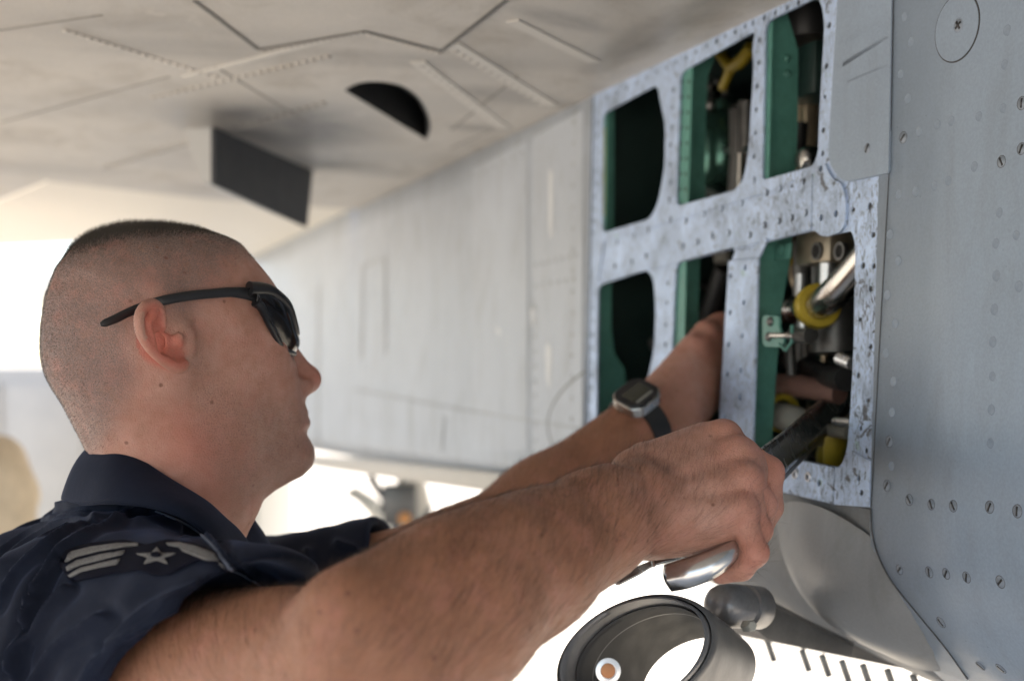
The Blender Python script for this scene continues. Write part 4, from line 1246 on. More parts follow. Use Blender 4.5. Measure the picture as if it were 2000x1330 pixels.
NB, NT = P(300, 1000, 1.125), from_head((-0.01, 0, -0.10))
CH = np.array([-0.315, 1.150, 1.33])
def torso(p):
    d = cone(p, NB, CH, 0.060, 0.105)
    d = smin(d, cone(p, CH, np.array([-0.34, 1.15, 1.0]), 0.11, 0.11), 0.05)
    d = smin(d, cone(p, NB, RS, 0.045, 0.05), 0.05)
    d = smin(d, cone(p, NB, LS, 0.045, 0.05), 0.05)
    return d
R_head = Region(HO - 0.16, HO + 0.16, head_fn, 0.06)
R_ra = region([RS, RE, RW] + K + [f[1] for f in FINGERS], 0.07, rarm)
R_la = region([LS, LE, LW] + LK + [f[3] for f in LF], 0.06, larm)
R_to = region([NB, CH, RS, LS, (-.34, 1.15, 1.0)], 0.12, torso)
def body_fn(p):
    d = smin(R_head(p), R_to(p), 0.02)
    d = smin(d, R_ra(p), 0.03)
    return smin(d, R_la(p), 0.03)
body_v, body_q = iso(body_fn, (-0.62, 0.60, 0.86), (0.36, 1.80, 1.84), 0.0016)
body_v = relax(body_v, body_q, 2, 0.5)

# ------------------------------------------------------------------ the mechanic
def smooth01(x, a, b):
    t = np.clip((x - a)/(b - a), 0, 1); return t*t*(3 - 2*t)
body_n = vnormals(body_v, body_q)
bh = to_head(body_v)
inhead = (np.abs(bh[:, 0]) < 0.16) & (bh[:, 2] > -0.21) & (np.abs(bh[:, 1]) < 0.1)
def mask_poly(px, y=-0.050, soft=0.012):
    m = np.zeros(len(body_v))
    q = bh[inhead].copy(); q[:, 1] = -np.abs(q[:, 1])
    sf = soft*FPX/HD
    m[inhead] = smooth01(-poly_sd(proj(from_head(q)), px), -sf, sf)
    return m
scalp = mask_poly([(492,492),(470,500),(446,520),(432,552),(424,574),(385,580),(362,640),(345,620),(300,570),(255,600),(252,670),(262,730),(235,790),(215,850),(180,900),(130,880),(20,760),(20,400),(480,400)], soft=0.015)
hz = bh[:, 2]; hx = bh[:, 0]
fade = 0.62 + 0.38*smooth01(hz + 0.22*np.clip(-hx - 0.02, 0, 0.08), 0.052, 0.112)
fade = np.maximum(fade, 0.62 + 0.13*smooth01(-hx, 0.045, 0.09)*smooth01(hz, -0.06, 0.02))
scalp = scalp*fade
beard = mask_poly([(372,690),(392,640),(402,690),(420,745),(480,775),(545,790),(580,785),(640,800),(640,920),(560,955),(480,985),(420,930),(380,850)], soft=0.016)*0.85
red = np.zeros(len(body_v))
earp = np.array([Le(*q)[[0, 2]] for q in EAR_OUT])
er = np.zeros(len(body_v)); er[inhead] = smooth01(-poly_sd(bh[inhead][:, [0, 2]], earp), -0.003, 0.004)*(np.abs(bh[inhead][:, 1]) > 0.066)
red = np.maximum(red, er*0.95)
red = np.maximum(red, mask_poly([(330,830),(420,800),(470,880),(420,960),(330,900)], soft=0.03)*0.55)
tipx = np.array([*Lh(612, 742)])
red = np.maximum(red, inhead*np.exp(-((bh[:, 0]-tipx[0])**2 + (bh[:, 2]-tipx[1])**2 + bh[:, 1]**2)/(2*0.013**2))*0.6)
for kk in K + [f[1] for f in FINGERS] + LK:
    red = np.maximum(red, np.exp(-((body_v - kk)**2).sum(1)/(2*0.010**2))*0.5)
lipc = np.array([*Lh(588, 810)])
lip = inhead*np.exp(-((bh[:, 2]-lipc[1])/0.0065)**2)*smooth01(bh[:, 0], lipc[0]-0.017, lipc[0]-0.008)*(np.abs(bh[:, 1]) < 0.024)
pr = proj(body_v)
armr = R_ra(body_v) < 0.006
arml = (R_la(body_v) < 0.006) & ~armr

def skin_mat():
    m, nt, b = new_mat("weathered_skin")
    at = nd(nt, "ShaderNodeAttribute"); at.attribute_name = "tint"
    sp = nd(nt, "ShaderNodeSeparateColor"); lk(nt, at.outputs["Color"], sp.inputs[0])
    v = coords(nt)
    n1 = noise(nt, v, 22, 5, 0.6); n2 = noise(nt, v, 120, 4, 0.6); n3 = noise(nt, v, 900, 2)
    c = ramp(nt, n1, [(0.30, (0.375, 0.180, 0.128)), (0.5, (0.460, 0.245, 0.190)), (0.72, (0.51, 0.300, 0.240))])
    c = mixc(nt, ramp(nt, n2, [(0.45, 0.0), (0.72, 0.5)]), c, (0.37, 0.17, 0.115))
    tn = nd(nt, "ShaderNodeAttribute"); tn.attribute_name = "tan"
    c = mixc(nt, tn.outputs["Fac"], c, mixc(nt, n1, (0.225, 0.088, 0.042), (0.37, 0.17, 0.095)))
    c = mixc(nt, mathn(nt, 'MULTIPLY', sp.outputs[2], 0.95), c, (0.54, 0.165, 0.118))
    c = mixc(nt, mathn(nt, 'MULTIPLY', at.outputs["Alpha"], 0.7), c, (0.42, 0.17, 0.14))
    # stubble: grey cast broken up by pores
    pores = ramp(nt, n3, [(0.35, 0.55), (0.62, 1.0)])
    st_f = mathn(nt, 'MULTIPLY', sp.outputs[0], pores)
    c = mixc(nt, mathn(nt, 'MULTIPLY', st_f, 1.0), c, (0.052, 0.076, 0.086))
    c = mixc(nt, mathn(nt, 'MULTIPLY', mathn(nt, 'MULTIPLY', sp.outputs[1], pores), 0.40), c, (0.17, 0.125, 0.10))
    dots = nd(nt, "ShaderNodeTexVoronoi"); dots.inputs["Scale"].default_value = 760; lk(nt, v, dots.inputs["Vector"])
    dt = mathn(nt, 'MULTIPLY', ramp(nt, dots.outputs["Distance"], [(0.18, 1.0), (0.42, 0.0)]), mathn(nt, 'MAXIMUM', sp.outputs[1], mathn(nt, 'MULTIPLY', sp.outputs[0], 0.45)))
    c = mixc(nt, mathn(nt, 'MULTIPLY', dt, 0.55), c, (0.06, 0.045, 0.04))
    blot = noise(nt, v, 48, 6, 0.7)
    c = mixc(nt, ramp(nt, blot, [(0.50, 0.0), (0.70, 0.38)]), c, (0.50, 0.21, 0.165))
    c = mixc(nt, ramp(nt, noise(nt, v, 75, 5, 0.65, 0.4), [(0.54, 0.0), (0.72, 0.35)]), c, (0.30, 0.15, 0.095))
    vo = nd(nt, "ShaderNodeTexVoronoi"); vo.inputs["Scale"].default_value = 62; lk(nt, v, vo.inputs["Vector"])
    spot = mathn(nt, 'MULTIPLY', ramp(nt, vo.outputs["Distance"], [(0.07, 1.0), (0.13, 0.0)]), ramp(nt, noise(nt, v, 31, 1), [(0.53, 0.0), (0.60, 0.75)]))
    c = mixc(nt, spot, c, (0.16, 0.06, 0.04))
    lk(nt, c, b.inputs["Base Color"])
    lk(nt, ramp(nt, n2, [(0.3, 0.42), (0.7, 0.60)]), b.inputs["Roughness"])
    b.inputs["Subsurface Weight"].default_value = 0.18
    b.inputs["Subsurface Radius"].default_value = (1.0, 0.35, 0.2)
    b.inputs["Subsurface Scale"].default_value = 0.006
    b.inputs["Specular IOR Level"].default_value = 0.45
    wr = nd(nt, "ShaderNodeTexVoronoi"); wr.inputs["Scale"].default_value = 420; wr.feature = 'DISTANCE_TO_EDGE'; lk(nt, v, wr.inputs["Vector"])
    h = mathn(nt, 'ADD', mathn(nt, 'MULTIPLY', n2, 0.5), mathn(nt, 'MULTIPLY', ramp(nt, wr.outputs["Distance"], [(0.0, 0.0), (0.12, 1.0)]), 0.22))
    h = mathn(nt, 'ADD', h, mathn(nt, 'MULTIPLY', n3, 0.25))
    bump(nt, b, h, 0.75, 0.0011)
    return m
M['skin'] = skin_mat()
MAN = thing("person", (-0.34, 1.15, 0.0), "mechanic with a shaved head in a navy short sleeve shirt reaching into the open bay", "person")
bme = mesh_np(body_v, body_q, "body")
ca_ = bme.color_attributes.new("tint", 'FLOAT_COLOR', 'POINT')
ca_.data.foreach_set("color", np.stack([scalp, beard, red, lip], 1).astype(np.float32).ravel())
tan_w = np.where(armr | arml, 1.0, 0.0)*0.9
tan_w *= 1 - 0.85*smooth01((body_v - RW) @ nrm(K[2]-RW), -0.04, 0.05)*armr
tan_w *= 1 - 0.95*smooth01((body_v - LW) @ nrm(LK[2]-LW), -0.02, 0.04)*arml
ta_ = bme.attributes.new("tan", 'FLOAT', 'POINT'); ta_.data.foreach_set("value", tan_w.astype(np.float32))
body = link("body", bme, M['skin'], MAN)

def strands(name, w, count, length, width, direction, lift, mat, parent, bend=0.0, curl=0.25, segs=2):
    """many thin tapered hairs rooted on the body where the weight w says so"""
    tri = np.concatenate([body_q[:, [0,1,2]], body_q[:, [0,2,3]]])
    a, b, c = body_v[tri[:, 0]], body_v[tri[:, 1]], body_v[tri[:, 2]]
    area = np.linalg.norm(np.cross(b-a, c-a), axis=1)*w[tri].mean(1)
    pk = RNG.choice(len(tri), count, p=area/area.sum())
    u, v = RNG.random(count), RNG.random(count); f = u+v > 1; u[f], v[f] = 1-u[f], 1-v[f]
    p = a[pk] + (b-a)[pk]*u[:, None] + (c-a)[pk]*v[:, None]
    n = body_n[tri[pk, 0]]
    d = direction(p, n) + RNG.normal(0, curl, (count, 3))
    d -= (d*n).sum(1)[:, None]*n
    d /= np.linalg.norm(d, axis=1)[:, None] + 1e-9
    L = (length(p, n, w[tri[pk, 0]]) if callable(length) else np.full(count, length))*RNG.uniform(0.6, 1.25, count)
    dirn = d*np.cos(lift) + n*np.sin(lift)
    side = np.cross(dirn, p - CAM); side /= np.linalg.norm(side, axis=1)[:, None] + 1e-9
    side += RNG.normal(0, 0.35, side.shape); side /= np.linalg.norm(side, axis=1)[:, None]
    vs, k = [], segs
    for i in range(k):
        t = i/k
        q = p - n*0.0004 + dirn*(L*t)[:, None] + (d*0.6 - n*0.3)*(L*bend*t*t)[:, None]
        ww = width*(1 - 0.6*t)
        vs += [q - side*ww/2, q + side*ww/2]
    vs.append(p + dirn*L[:, None] + (d*0.6 - n*0.3)*(L*bend)[:, None])
    V_ = np.stack(vs, 1).reshape(-1, 3)
    m_ = len(vs); base = np.arange(count)*m_
    F_ = []
    for i in range(k-1):
        o = 2*i
        F_ += [np.stack([base+o, base+o+1, base+o+3], 1), np.stack([base+o, base+o+3, base+o+2], 1)]
    F_.append(np.stack([base+2*(k-1), base+2*(k-1)+1, base+m_-1], 1))
    return link(name, mesh_np(V_, np.concatenate(F_)), mat, parent, smooth=False)
M['hair'] = simple("dark_brown_hair", (0.040, 0.030, 0.022), 0.5, var=0.3, nscale=300)
M['armhair'] = simple("brown_arm_hair", (0.050, 0.026, 0.014), 0.5, var=0.4, nscale=200)
wsc = scalp*scalp
strands("hair", np.where(scalp > 0.12, 0.16 + 1.1*np.clip((scalp-0.6)/0.4, 0, 1), 0), 60000,
        lambda p, n, w: 0.0014 + 0.0060*smooth01(w, 0.60, 1.0), 0.00017,
        lambda p, n: np.tile(HX*0.6 - HZ*0.3, (len(p), 1)), np.radians(62), M['hair'], body, 0, 0.5, 1)
axr = nrm(RW - RE)
toward = lambda p, n: np.tile(axr, (len(p), 1))*1.0 + np.cross(n, axr)*0.55
s_arm = ((body_v - RE) @ axr)
mott = 0.5 + 0.5*np.sin(body_v @ np.array([61., 83., 47.]))*np.sin(body_v @ np.array([-47., 39., 91.]))
w_ar = armr*smooth01(s_arm, -0.10, 0.02)*(1 - smooth01(s_arm, 0.265, 0.345))*(0.55 + 0.7*mott)
w_ar = w_ar*(0.25 + smooth01(body_n @ nrm(np.array([-0.2, -0.4, 0.9])), -0.5, 0.5))
strands("arm_hair", w_ar, 17000, 0.0145, 0.000105, toward, np.radians(16), M['armhair'], body, 0.5, 0.24, 2)
axl = nrm(LW - LE)
w_al = arml*smooth01((body_v - LE) @ axl, -0.08, 0.03)*(1 - smooth01((body_v - LE) @ axl, 0.20, 0.26))*(0.25 + mott)
strands("arm_hair", w_al, 3500, 0.013, 0.00014, lambda p, n: np.tile(axl, (len(p), 1)) + np.cross(n, axl)*0.5, np.radians(22), M['armhair'], body, 0.5, 0.35, 2)
# eyes behind the glasses
M['eye'] = simple("eye_white", (0.62, 0.58, 0.55), 0.15, var=0.04)
M['iris'] = simple("dark_iris", (0.05, 0.04, 0.03), 0.1)
ez = np.array([*Lh(522, 640, -0.034)])
for sgn in (-1, 1):
    c = from_head((0.093, 0.033*sgn, ez[1]))
    e = lathe_obj("eye", c, HX, [(0, -0.0125)] + [(0.0125*math.cos(t), 0.0125*math.sin(t)) for t in np.linspace(-1.3, 1.5, 12)] + [(0, 0.0125)], M['eye'], body, 20)
    lathe_obj("iris", c + HX*0.0112, HX, [(0.0058, 0), (0.004, 0.0012), (0, 0.0018)], M['iris'], e, 16)

# ---- shirt
def shirt_mat():
    m, nt, b = new_mat("navy_cotton_twill")
    v = coords(nt)
    n1 = noise(nt, v, 14, 5); n2 = noise(nt, v, 160, 3)
    wv = nd(nt, "ShaderNodeTexWave"); wv.inputs["Scale"].default_value = 420; wv.inputs["Distortion"].default_value = 2.0; wv.bands_direction = 'DIAGONAL'; lk(nt, v, wv.inputs["Vector"])
    c = ramp(nt, n1, [(0.3, (0.0035, 0.0055, 0.0145)), (0.7, (0.0055, 0.0095, 0.0240))])
    c = mixc(nt, ramp(nt, n2, [(0.5, 0.0), (0.75, 0.35)]), c, (0.012, 0.016, 0.030))
    lk(nt, c, b.inputs["Base Color"])
    b.inputs["Roughness"].default_value = 0.85
    b.inputs["Specular IOR Level"].default_value = 0.25
    b.inputs["Sheen Weight"].default_value = 0.08
    b.inputs["Sheen Roughness"].default_value = 0.4
    b.inputs["Sheen Tint"].default_value = (0.35, 0.5, 1.0, 1)
    h = mathn(nt, 'ADD', mathn(nt, 'MULTIPLY', wv.outputs["Fac"], 0.3), n2)
    bump(nt, b, h, 0.35, 0.0007)
    return m
M['shirt'] = shirt_mat()
axa = nrm(RE - RS)
hem_t, hem_l = P(570, 1165, 0.865), P(292, 1318, 0.838)
dlt = hem_t - hem_l
hem_n = nrm(axa + np.array([0, 0, -(axa @ dlt)/dlt[2]]))
axb = nrm(LE - LS)
hem2_c = P(742, 1060, 1.27); hem2_n = nrm(axb + np.array([0.0, -0.1, 0.12]))
BK = np.array([-0.365, 1.140, 1.295])
SB = P(300, 1066, 1.105)
def shirt_fn(p):
    d = ellip(p, BK, np.eye(3), (0.150, 0.205, 0.235))
    d = smin(d, ellip(p, (-0.35, 1.15, 1.08), np.eye(3), (0.145, 0.19, 0.30)), 0.06)
    d = smin(d, cone(p, SB, RS + np.array([0, 0, 0.022]), 0.062, 0.086), 0.05)
    d = smin(d, cone(p, SB, LS + np.array([0, 0, 0.0]), 0.062, 0.070), 0.05)
    d = smin(d, cone(p, P(440, 1130, 1.12), np.array([-0.26, 1.13, 1.33]), 0.035, 0.09), 0.05)
    slv = cone(p, RS + np.array([0, 0, 0.024]), RS + axa*0.18 + np.array([0, 0, 0.006]), 0.088, 0.076)
    slv = smax(slv, (p - hem_l) @ hem_n, 0.002)
    arm_in = cone(p, RS, RE, 0.068, 0.066)
    slv = smax(slv, -smax(arm_in, -((p - hem_l) @ hem_n + 0.035), 0.004), 0.003)
    d = smin(d, slv, 0.03)
    d = smax(d, -smax(arm_in - 0.001, -((p - hem_l) @ hem_n + 0.030), 0.004), 0.003)
    d = smax(d, -smax(cone(p, RS + axa*0.10, RE, 0.11, 0.11), -((p - hem_l) @ hem_n), 0.003), 0.004)
    sl2 = cone(p, LS, LS + axb*0.24, 0.070, 0.060)
    sl2 = smax(sl2, (p - hem2_c) @ hem2_n, 0.002)
    a2 = cone(p, LS, LE, 0.056, 0.053)
    sl2 = smax(sl2, -smax(a2, -((p - hem2_c) @ hem2_n + 0.03), 0.003), 0.003)
    d = smin(d, sl2, 0.03)
    # waist end
    return smax(d, 0.93 - p[:, 2], 0.004)
sh_v, sh_q = iso(shirt_fn, (-0.62, 0.66, 0.90), (0.02, 1.55, 1.72), 0.0021, slack=2.0)
sh_v = relax(sh_v, sh_q, 2)
Z6 = lambda pts: [(x/2.632, 850 + y/2.632) for x, y in pts]
FOLDS = [  # outline as seen, height, half width in picture pixels
 (Z6([(-40,545),(0,520),(150,420),(350,340),(560,330),(760,362)]), 0.0026, 5),
 (Z6([(-40,620),(0,590),(180,470),(380,390),(600,362)]), 0.0030, 5),
 (Z6([(-40,720),(0,680),(120,560),(300,440),(520,390),(740,372)]), 0.0032, 5),
 (Z6([(-20,880),(0,850),(80,700),(250,540),(420,430),(640,384),(800,384),(960,452),(1100,560),(1190,680)]), 0.0034, 5),
 (Z6([(60,1260),(90,1080),(150,880),(260,660),(330,580),(480,470),(640,402)]), 0.0036, 6),
 (Z6([(180,790),(240,680),(330,560),(430,450)]), 0.0026, 5),
 (Z6([(300,640),(220,760),(160,850),(120,960)]), 0.0028, 5),
 (Z6([(350,780),(200,950),(90,1100),(60,1200)]), 0.0036, 7),
 (Z6([(420,1290),(520,1130),(700,1000),(900,880),(1100,800),(1330,762)]), 0.0040, 10),
 (Z6([(560,1060),(760,870),(1000,762)]), 0.0030, 9),
 (Z6([(480,420),(640,420),(840,420),(930,470)]), 0.0030, 6),
 (Z6([(150,1290),(300,1080),(520,930)]), 0.0040, 10),
 (Z6([(200,420),(420,360),(700,350),(980,440),(1200,640),(1330,770)]), 0.0022, 4),
 ([(600,1076),(606,1110),(600,1150)], 0.0040, 9), ([(660,1060),(700,1080),(690,1130)], 0.0040, 10), ([(560,1095),(580,1130)], 0.003, 8)]
sh_n = vnormals(sh_v, sh_q)
vis = ((CAM - sh_v)*sh_n).sum(1) > -0.02
pp_ = proj(sh_v)
disp = np.zeros(len(sh_v))
near_y = (sh_v[:, 1] < 1.22)
for poly, amp, wd in FOLDS:
    pl = spline(np.array(poly, float), 24)
    m = vis & (near_y if poly[0][0] < 540 else ~near_y)
    dd = pl_dist(pp_[m], pl)
    disp[m] += 1.7*amp*(np.exp(-(dd/(0.8*wd))**1.2) - 0.45*np.exp(-((dd - 2.2*wd)/(1.6*wd))**2))
q3 = sh_v
disp += 0.0007*np.sin(q3 @ np.array([55, 20, 70.]) + 2*np.sin(q3 @ np.array([12, 31, -17.])))*np.sin(q3 @ np.array([-21, 33, 26.]))
disp += 0.0004*np.sin(q3 @ np.array([140, -60, 90.]) + 3*np.sin(q3 @ np.array([32, 41, -27.])))
sh_v = sh_v + sh_n*disp[:, None]
sh_v = relax(sh_v, sh_q, 1, 0.3)
shirt = link("shirt", mesh_np(sh_v, sh_q, "shirt"), M['shirt'], MAN)
# hem fold and its stitching line
bvh_sh = BVHTree.FromPolygons([tuple(v) for v in sh_v], [tuple(q) for q in sh_q])
def on_shirt(px, py, lift=0.0012):
    h = bvh_sh.ray_cast(Vector(CAM), Vector(nrm(ray(px, py))))
    if h[0] is None: return None
    n = np.array(h[1]); n = n if n @ (CAM - np.array(h[0])) > 0 else -n
    return np.array(h[0]) + n*lift
# collar
TOP = [(171,878),(205,879),(251,886),(330,937),(399,979),(437,1013),(467,1040),(505,1093),(543,1146)]
BOT = [(116,976),(165,985),(215,984),(296,992),(365,1015),(418,1059),(448,1101),(480,1128),(506,1144)]
YC = 1.088
top_s, bot_s = spline(np.array(TOP, float), 40), spline(np.array(BOT, float), 40)
rows = []
def collar_pt(q, s, wide):
    d = YC - wide*max(math.sin(math.pi*(0.06 + 0.90*s)), 0.0)**0.75
    return P(q[0], q[1], d)
NR = 9
near_side = []
for i in range(40):
    s = i/39
    a, b = collar_pt(top_s[i], s, 0.0735), collar_pt(bot_s[i], s, 0.112)
    out = nrm(np.array([0, -1.0, 0.35]))
    near_side.append([a + (b - a)*t + out*0.007*math.sin(math.pi*t)**0.8 + out*0.0016*math.sin(9*s + 5*t) for t in np.linspace(0, 1, NR)])
ringp = list(near_side)
for i in range(38, 0, -1):
    ringp.append([np.array([q[0], 2*YC - q[1], q[2]]) for q in near_side[i]])
nrg = len(ringp)
cv = [p for r in ringp for p in r]
cf = [(i*NR+j, i*NR+j+1, ((i+1) % nrg)*NR+j+1, ((i+1) % nrg)*NR+j) for i in range(nrg) if not (38 <= i < 62) for j in range(NR-1)]
collar = link("collar", mesh_from(cv, cf), M['shirt'], shirt)
mm = collar.modifiers.new("cloth", 'SOLIDIFY'); mm.thickness = 0.0028; mm.offset = 1
mm = collar.modifiers.new("soft", 'SUBSURF'); mm.levels = 1; mm.render_levels = 1
# piping along the collar edge
tube_obj("collar_edge", [r[-1] + np.array([0, -0.0012, 0.0004]) for r in near_side[4:]], 0.0011, M['shirt'], collar, 6)
M['thread'] = simple("grey_blue_thread", (0.10, 0.115, 0.16), 0.8, var=0.2, nscale=300)
tube_obj("collar_piping", [r[0] + np.array([0, -0.001, 0.0008]) for r in near_side[14:]], 0.0007, M['thread'], collar, 6)
def stitch(name, pts, r=0.0006, mat='thread'):
    q = [on_shirt(*p_, 0.0006) for p_ in spline(np.array(pts, float), 40)]
    q = [p_ for p_ in q if p_ is not None]
    if len(q) > 2: return tube_obj(name, q, r, M[mat], shirt, 5)
stitch("shoulder_seam", Z6([(800,392),(960,462),(1080,550),(1150,640),(1190,690)]), 0.0009)
stitch("shoulder_seam", Z6([(1190,690),(1270,730),(1335,772)]), 0.0008)

# embroidered rank patch on the sleeve
M['patch'] = simple("dark_patch_felt", (0.0055, 0.006, 0.013), 0.95, var=0.3, nscale=150, bmp=0.3, spec=0.1)
def thread_mat():
    m, nt, b = new_mat("silver_embroidery_thread")
    v = coords(nt)
    w = nd(nt, "ShaderNodeTexWave"); w.inputs["Scale"].default_value = 330; w.inputs["Distortion"].default_value = 5; w.inputs["Detail Scale"].default_value = 3; lk(nt, v, w.inputs["Vector"])
    f = mathn(nt, 'ADD', mathn(nt, 'MULTIPLY', w.outputs["Fac"], 0.6), mathn(nt, 'MULTIPLY', noise(nt, v, 240, 4), 0.5))
    lk(nt, ramp(nt, f, [(0.25, (0.085, 0.082, 0.085)), (0.75, (0.27, 0.26, 0.255))]), b.inputs["Base Color"])
    b.inputs["Roughness"].default_value = 0.8
    bump(nt, b, f, 0.9, 0.001)
    return m
M['silver'] = thread_mat()
M['silver_plain'] = simple("silver_grey_embroidery", (0.21, 0.205, 0.205), 0.85, var=0.3, nscale=260, bmp=0.5)
def drape(name, outline, lift, thick, mat, parent, step=6.0):
    """flat embroidered shape laid on the sleeve: filled outline projected onto the cloth"""
    o = np.array(outline, float)
    dense = []
    for a, b in zip(o, np.roll(o, -1, 0)):
        k = max(1, int(np.linalg.norm(b-a)/step))
        for t in range(k): dense.append(a + (b-a)*t/k)
    me = flat_fill(np.array(dense), [], 0.001, 0)
    bmx = bmesh.new(); bmx.from_mesh(me)
    bmesh.ops.delete(bmx, geom=[f for f in bmx.faces if f.normal.z < 0.5], context='FACES')
    bmesh.ops.triangulate(bmx, faces=bmx.faces)
    for _ in range(4):
        es = [e for e in bmx.edges if e.calc_length() > step*1.8]
        if not es: break
        bmesh.ops.subdivide_edges(bmx, edges=es, cuts=1)
        bmesh.ops.triangulate(bmx, faces=bmx.faces)
    for v in bmx.verts:
        q = on_shirt(v.co.x, v.co.y, lift)
        v.co = Vector(q if q is not None else P(v.co.x, v.co.y, 0.9))
    bmesh.ops.recalc_face_normals(bmx, faces=bmx.faces)
    f0 = sum(((Vector(CAM) - f.calc_center_median()).dot(f.normal) for f in bmx.faces))
    if f0 < 0: bmesh.ops.reverse_faces(bmx, faces=bmx.faces)
    bmx.to_mesh(me); bmx.free()
    ob = link(name, me, mat, parent)
    m_ = ob.modifiers.new("t", 'SOLIDIFY'); m_.thickness = thick; m_.offset = 1
    return ob
PATCH = Z6([(300,655),(340,600),(470,565),(640,550),(760,575),(860,548),(990,565),(1100,612),(1190,690),(1120,672),(1030,650),(940,690),(880,722),(800,728),(720,700),(560,722),(375,760)])
patch = drape("rank_patch", PATCH, 0.0010, 0.0012, M['patch'], shirt)
STR = [[(335,648),(375,615),(470,590),(600,574),(718,572),(718,584),(640,592),(520,610),(400,640),(345,668)],
       [(352,690),(400,660),(520,630),(650,610),(640,628),(560,648),(430,680),(360,705)],
       [(366,725),(430,695),(540,670),(628,652),(612,678),(520,694),(430,715),(376,738)],
       [(858,574),(930,570),(1010,590),(1080,620),(1170,672),(1140,666),(1050,632),(960,598),(870,584)],
       [(930,596),(1000,612),(1070,640),(1120,664),(1060,656),(1000,634),(945,612)]]
for s_ in STR:
    drape("stripe", Z6(s_), 0.0023, 0.0008, M['silver'], patch, 5.0)
star = []
for k in range(10):
    a = math.pi/2 + k*math.pi/5; r = 1.0 if k % 2 == 0 else 0.42
    star.append((812 + 105*r*math.cos(a), 640 - 46*r*math.sin(a)))
drape("star", Z6(star), 0.0023, 0.0008, M['silver'], patch, 5.0)
drape("star_centre", Z6([(812 + 30*math.cos(t), 636 - 13*math.sin(t)) for t in np.linspace(0, 2*math.pi, 12, endpoint=False)]), 0.0033, 0.0005, M['patch'], patch, 5.0)

# ---- trousers and boots (below the picture)
def legs_fn(p):
    d = None
    hip = np.array([-0.35, 1.15, 0.95])
    for sy in (-1, 1):
        h = hip + np.array([0, 0.095*sy, -0.03]); kn = np.array([-0.33 + 0.03*sy, 1.15 + 0.12*sy, 0.50]); an = np.array([-0.37 + 0.05*sy, 1.15 + 0.13*sy, 0.10])
        e = smin(cone(p, h, kn, 0.098, 0.070), cone(p, kn, an, 0.070, 0.062), 0.03)
        d = e if d is None else smin(d, e, 0.03)
    d = smin(d, ellip(p, hip, np.eye(3), (0.125, 0.17, 0.12)), 0.05)
    return smax(smax(d, 0.06 - p[:, 2], 0.003), p[:, 2] - 0.985, 0.003)
lv, lq = iso(legs_fn, (-0.60, 0.85, 0.0), (-0.10, 1.45, 1.02), 0.008)
link("trousers", mesh_np(relax(lv, lq, 2), lq), M['shirt'], MAN)
for sy in (-1, 1):
    an = np.array([-0.37 + 0.05*sy, 1.15 + 0.13*sy, 0.0])
    bv, bq = iso(lambda p: smax(smin(cone(p, an + np.array([0,0,0.13]), an + np.array([0.0,0,0.05]), 0.050, 0.050), cone(p, an + np.array([-0.02,0,0.045]), an + np.array([0.17,0,0.035]), 0.048, 0.040), 0.03), 0.001 - p[:, 2], 0.003), an + np.array([-0.12,-0.12,-0.02]), an + np.array([0.26,0.12,0.24]), 0.008)
    link("boot", mesh_np(relax(bv, bq, 2), bq), M['black'], MAN)

# ------------------------------------------------------------------ sunglasses
GL = thing("sunglasses", tuple(from_head((0.08, 0, 0.02))), "black wraparound sunglasses resting on the mechanic's ears and nose", "sunglasses")
def gloss(name, c, r, spec=0.5, coat=0.0):
    m, nt, b = new_mat(name)
    lk(nt, ramp(nt, noise(nt, coords(nt), 90, 3), [(0.3, np.array(c)*0.8), (0.7, np.array(c)*1.2)]), b.inputs["Base Color"])
    b.inputs["Roughness"].default_value = r; b.inputs["Specular IOR Level"].default_value = spec; b.inputs["Coat Weight"].default_value = coat
    return m
M['gframe'] = gloss("satin_black_plastic", (0.010, 0.010, 0.012), 0.33)
M['lens'] = gloss("smoked_lens", (0.006, 0.006, 0.008), 0.12, 0.35, 0.0)
ARM = [(196,634,3.5),(205,631,7.5),(225,623,8.5),(249,611,8.5),(285,597,9),(319,587,9.5),(369,578,9.5),(420,573,9.5),(453,571,10),(486,574,13),(505,580,14)]
for sgn in (-1, 1):
    path, hh = [], []
    ys = np.interp(np.arange(len(ARM)), [0, 3, 6, len(ARM)-1], [0.0765, 0.0775, 0.0775, 0.0730])
    for (x, y, h), yy in zip(ARM, ys):
        lx, lz = Lh(x, y, -yy)
        wv_ = -float(samp(wg, np.array([lx]), np.array([lz]))[0]) - 0.0022
        yq = min(-yy + 0.004, wv_) if x > 300 else min(-0.070, wv_)
        lx, lz = Lh(x, y, yq)
        path.append((lx, yq*(-sgn), lz)); hh.append(h/FPX*1.02)
    path = spline(np.array(path), 50); hh = np.interp(np.linspace(0, 1, 50), np.linspace(0, 1, len(hh)), hh)
    a = tube_obj("temple_arm", [from_head(q) for q in path], list(hh), M['gframe'], GL, 14, sx=0.34, up=HZ)
    if sgn == 1:
        pass
UP_ = [(486,564,-.0740),(522,566,-.0715),(546,581,-.0665),(562,599,-.0605),(572,629,-.0525),(577,650,-.043)]
LO_ = [(499,589,-.0740),(509,600,-.0725),(521,626,-.0685),(533,648,-.0625),(551,680,-.0510),(572,690,-.038)]
def lens_rail(R_):
    a = [[*Lh(p_, q_, y), y] for p_, q_, y in R_]
    e = a[-1]
    a += [[e[0] + 0.0065, e[1] + 0.000, e[2] + 0.014], [e[0] + 0.0085, e[1] + 0.003, -0.010]]
    return spline(np.array(a), 26)
up_s, lo_s = lens_rail(UP_), lens_rail(LO_)
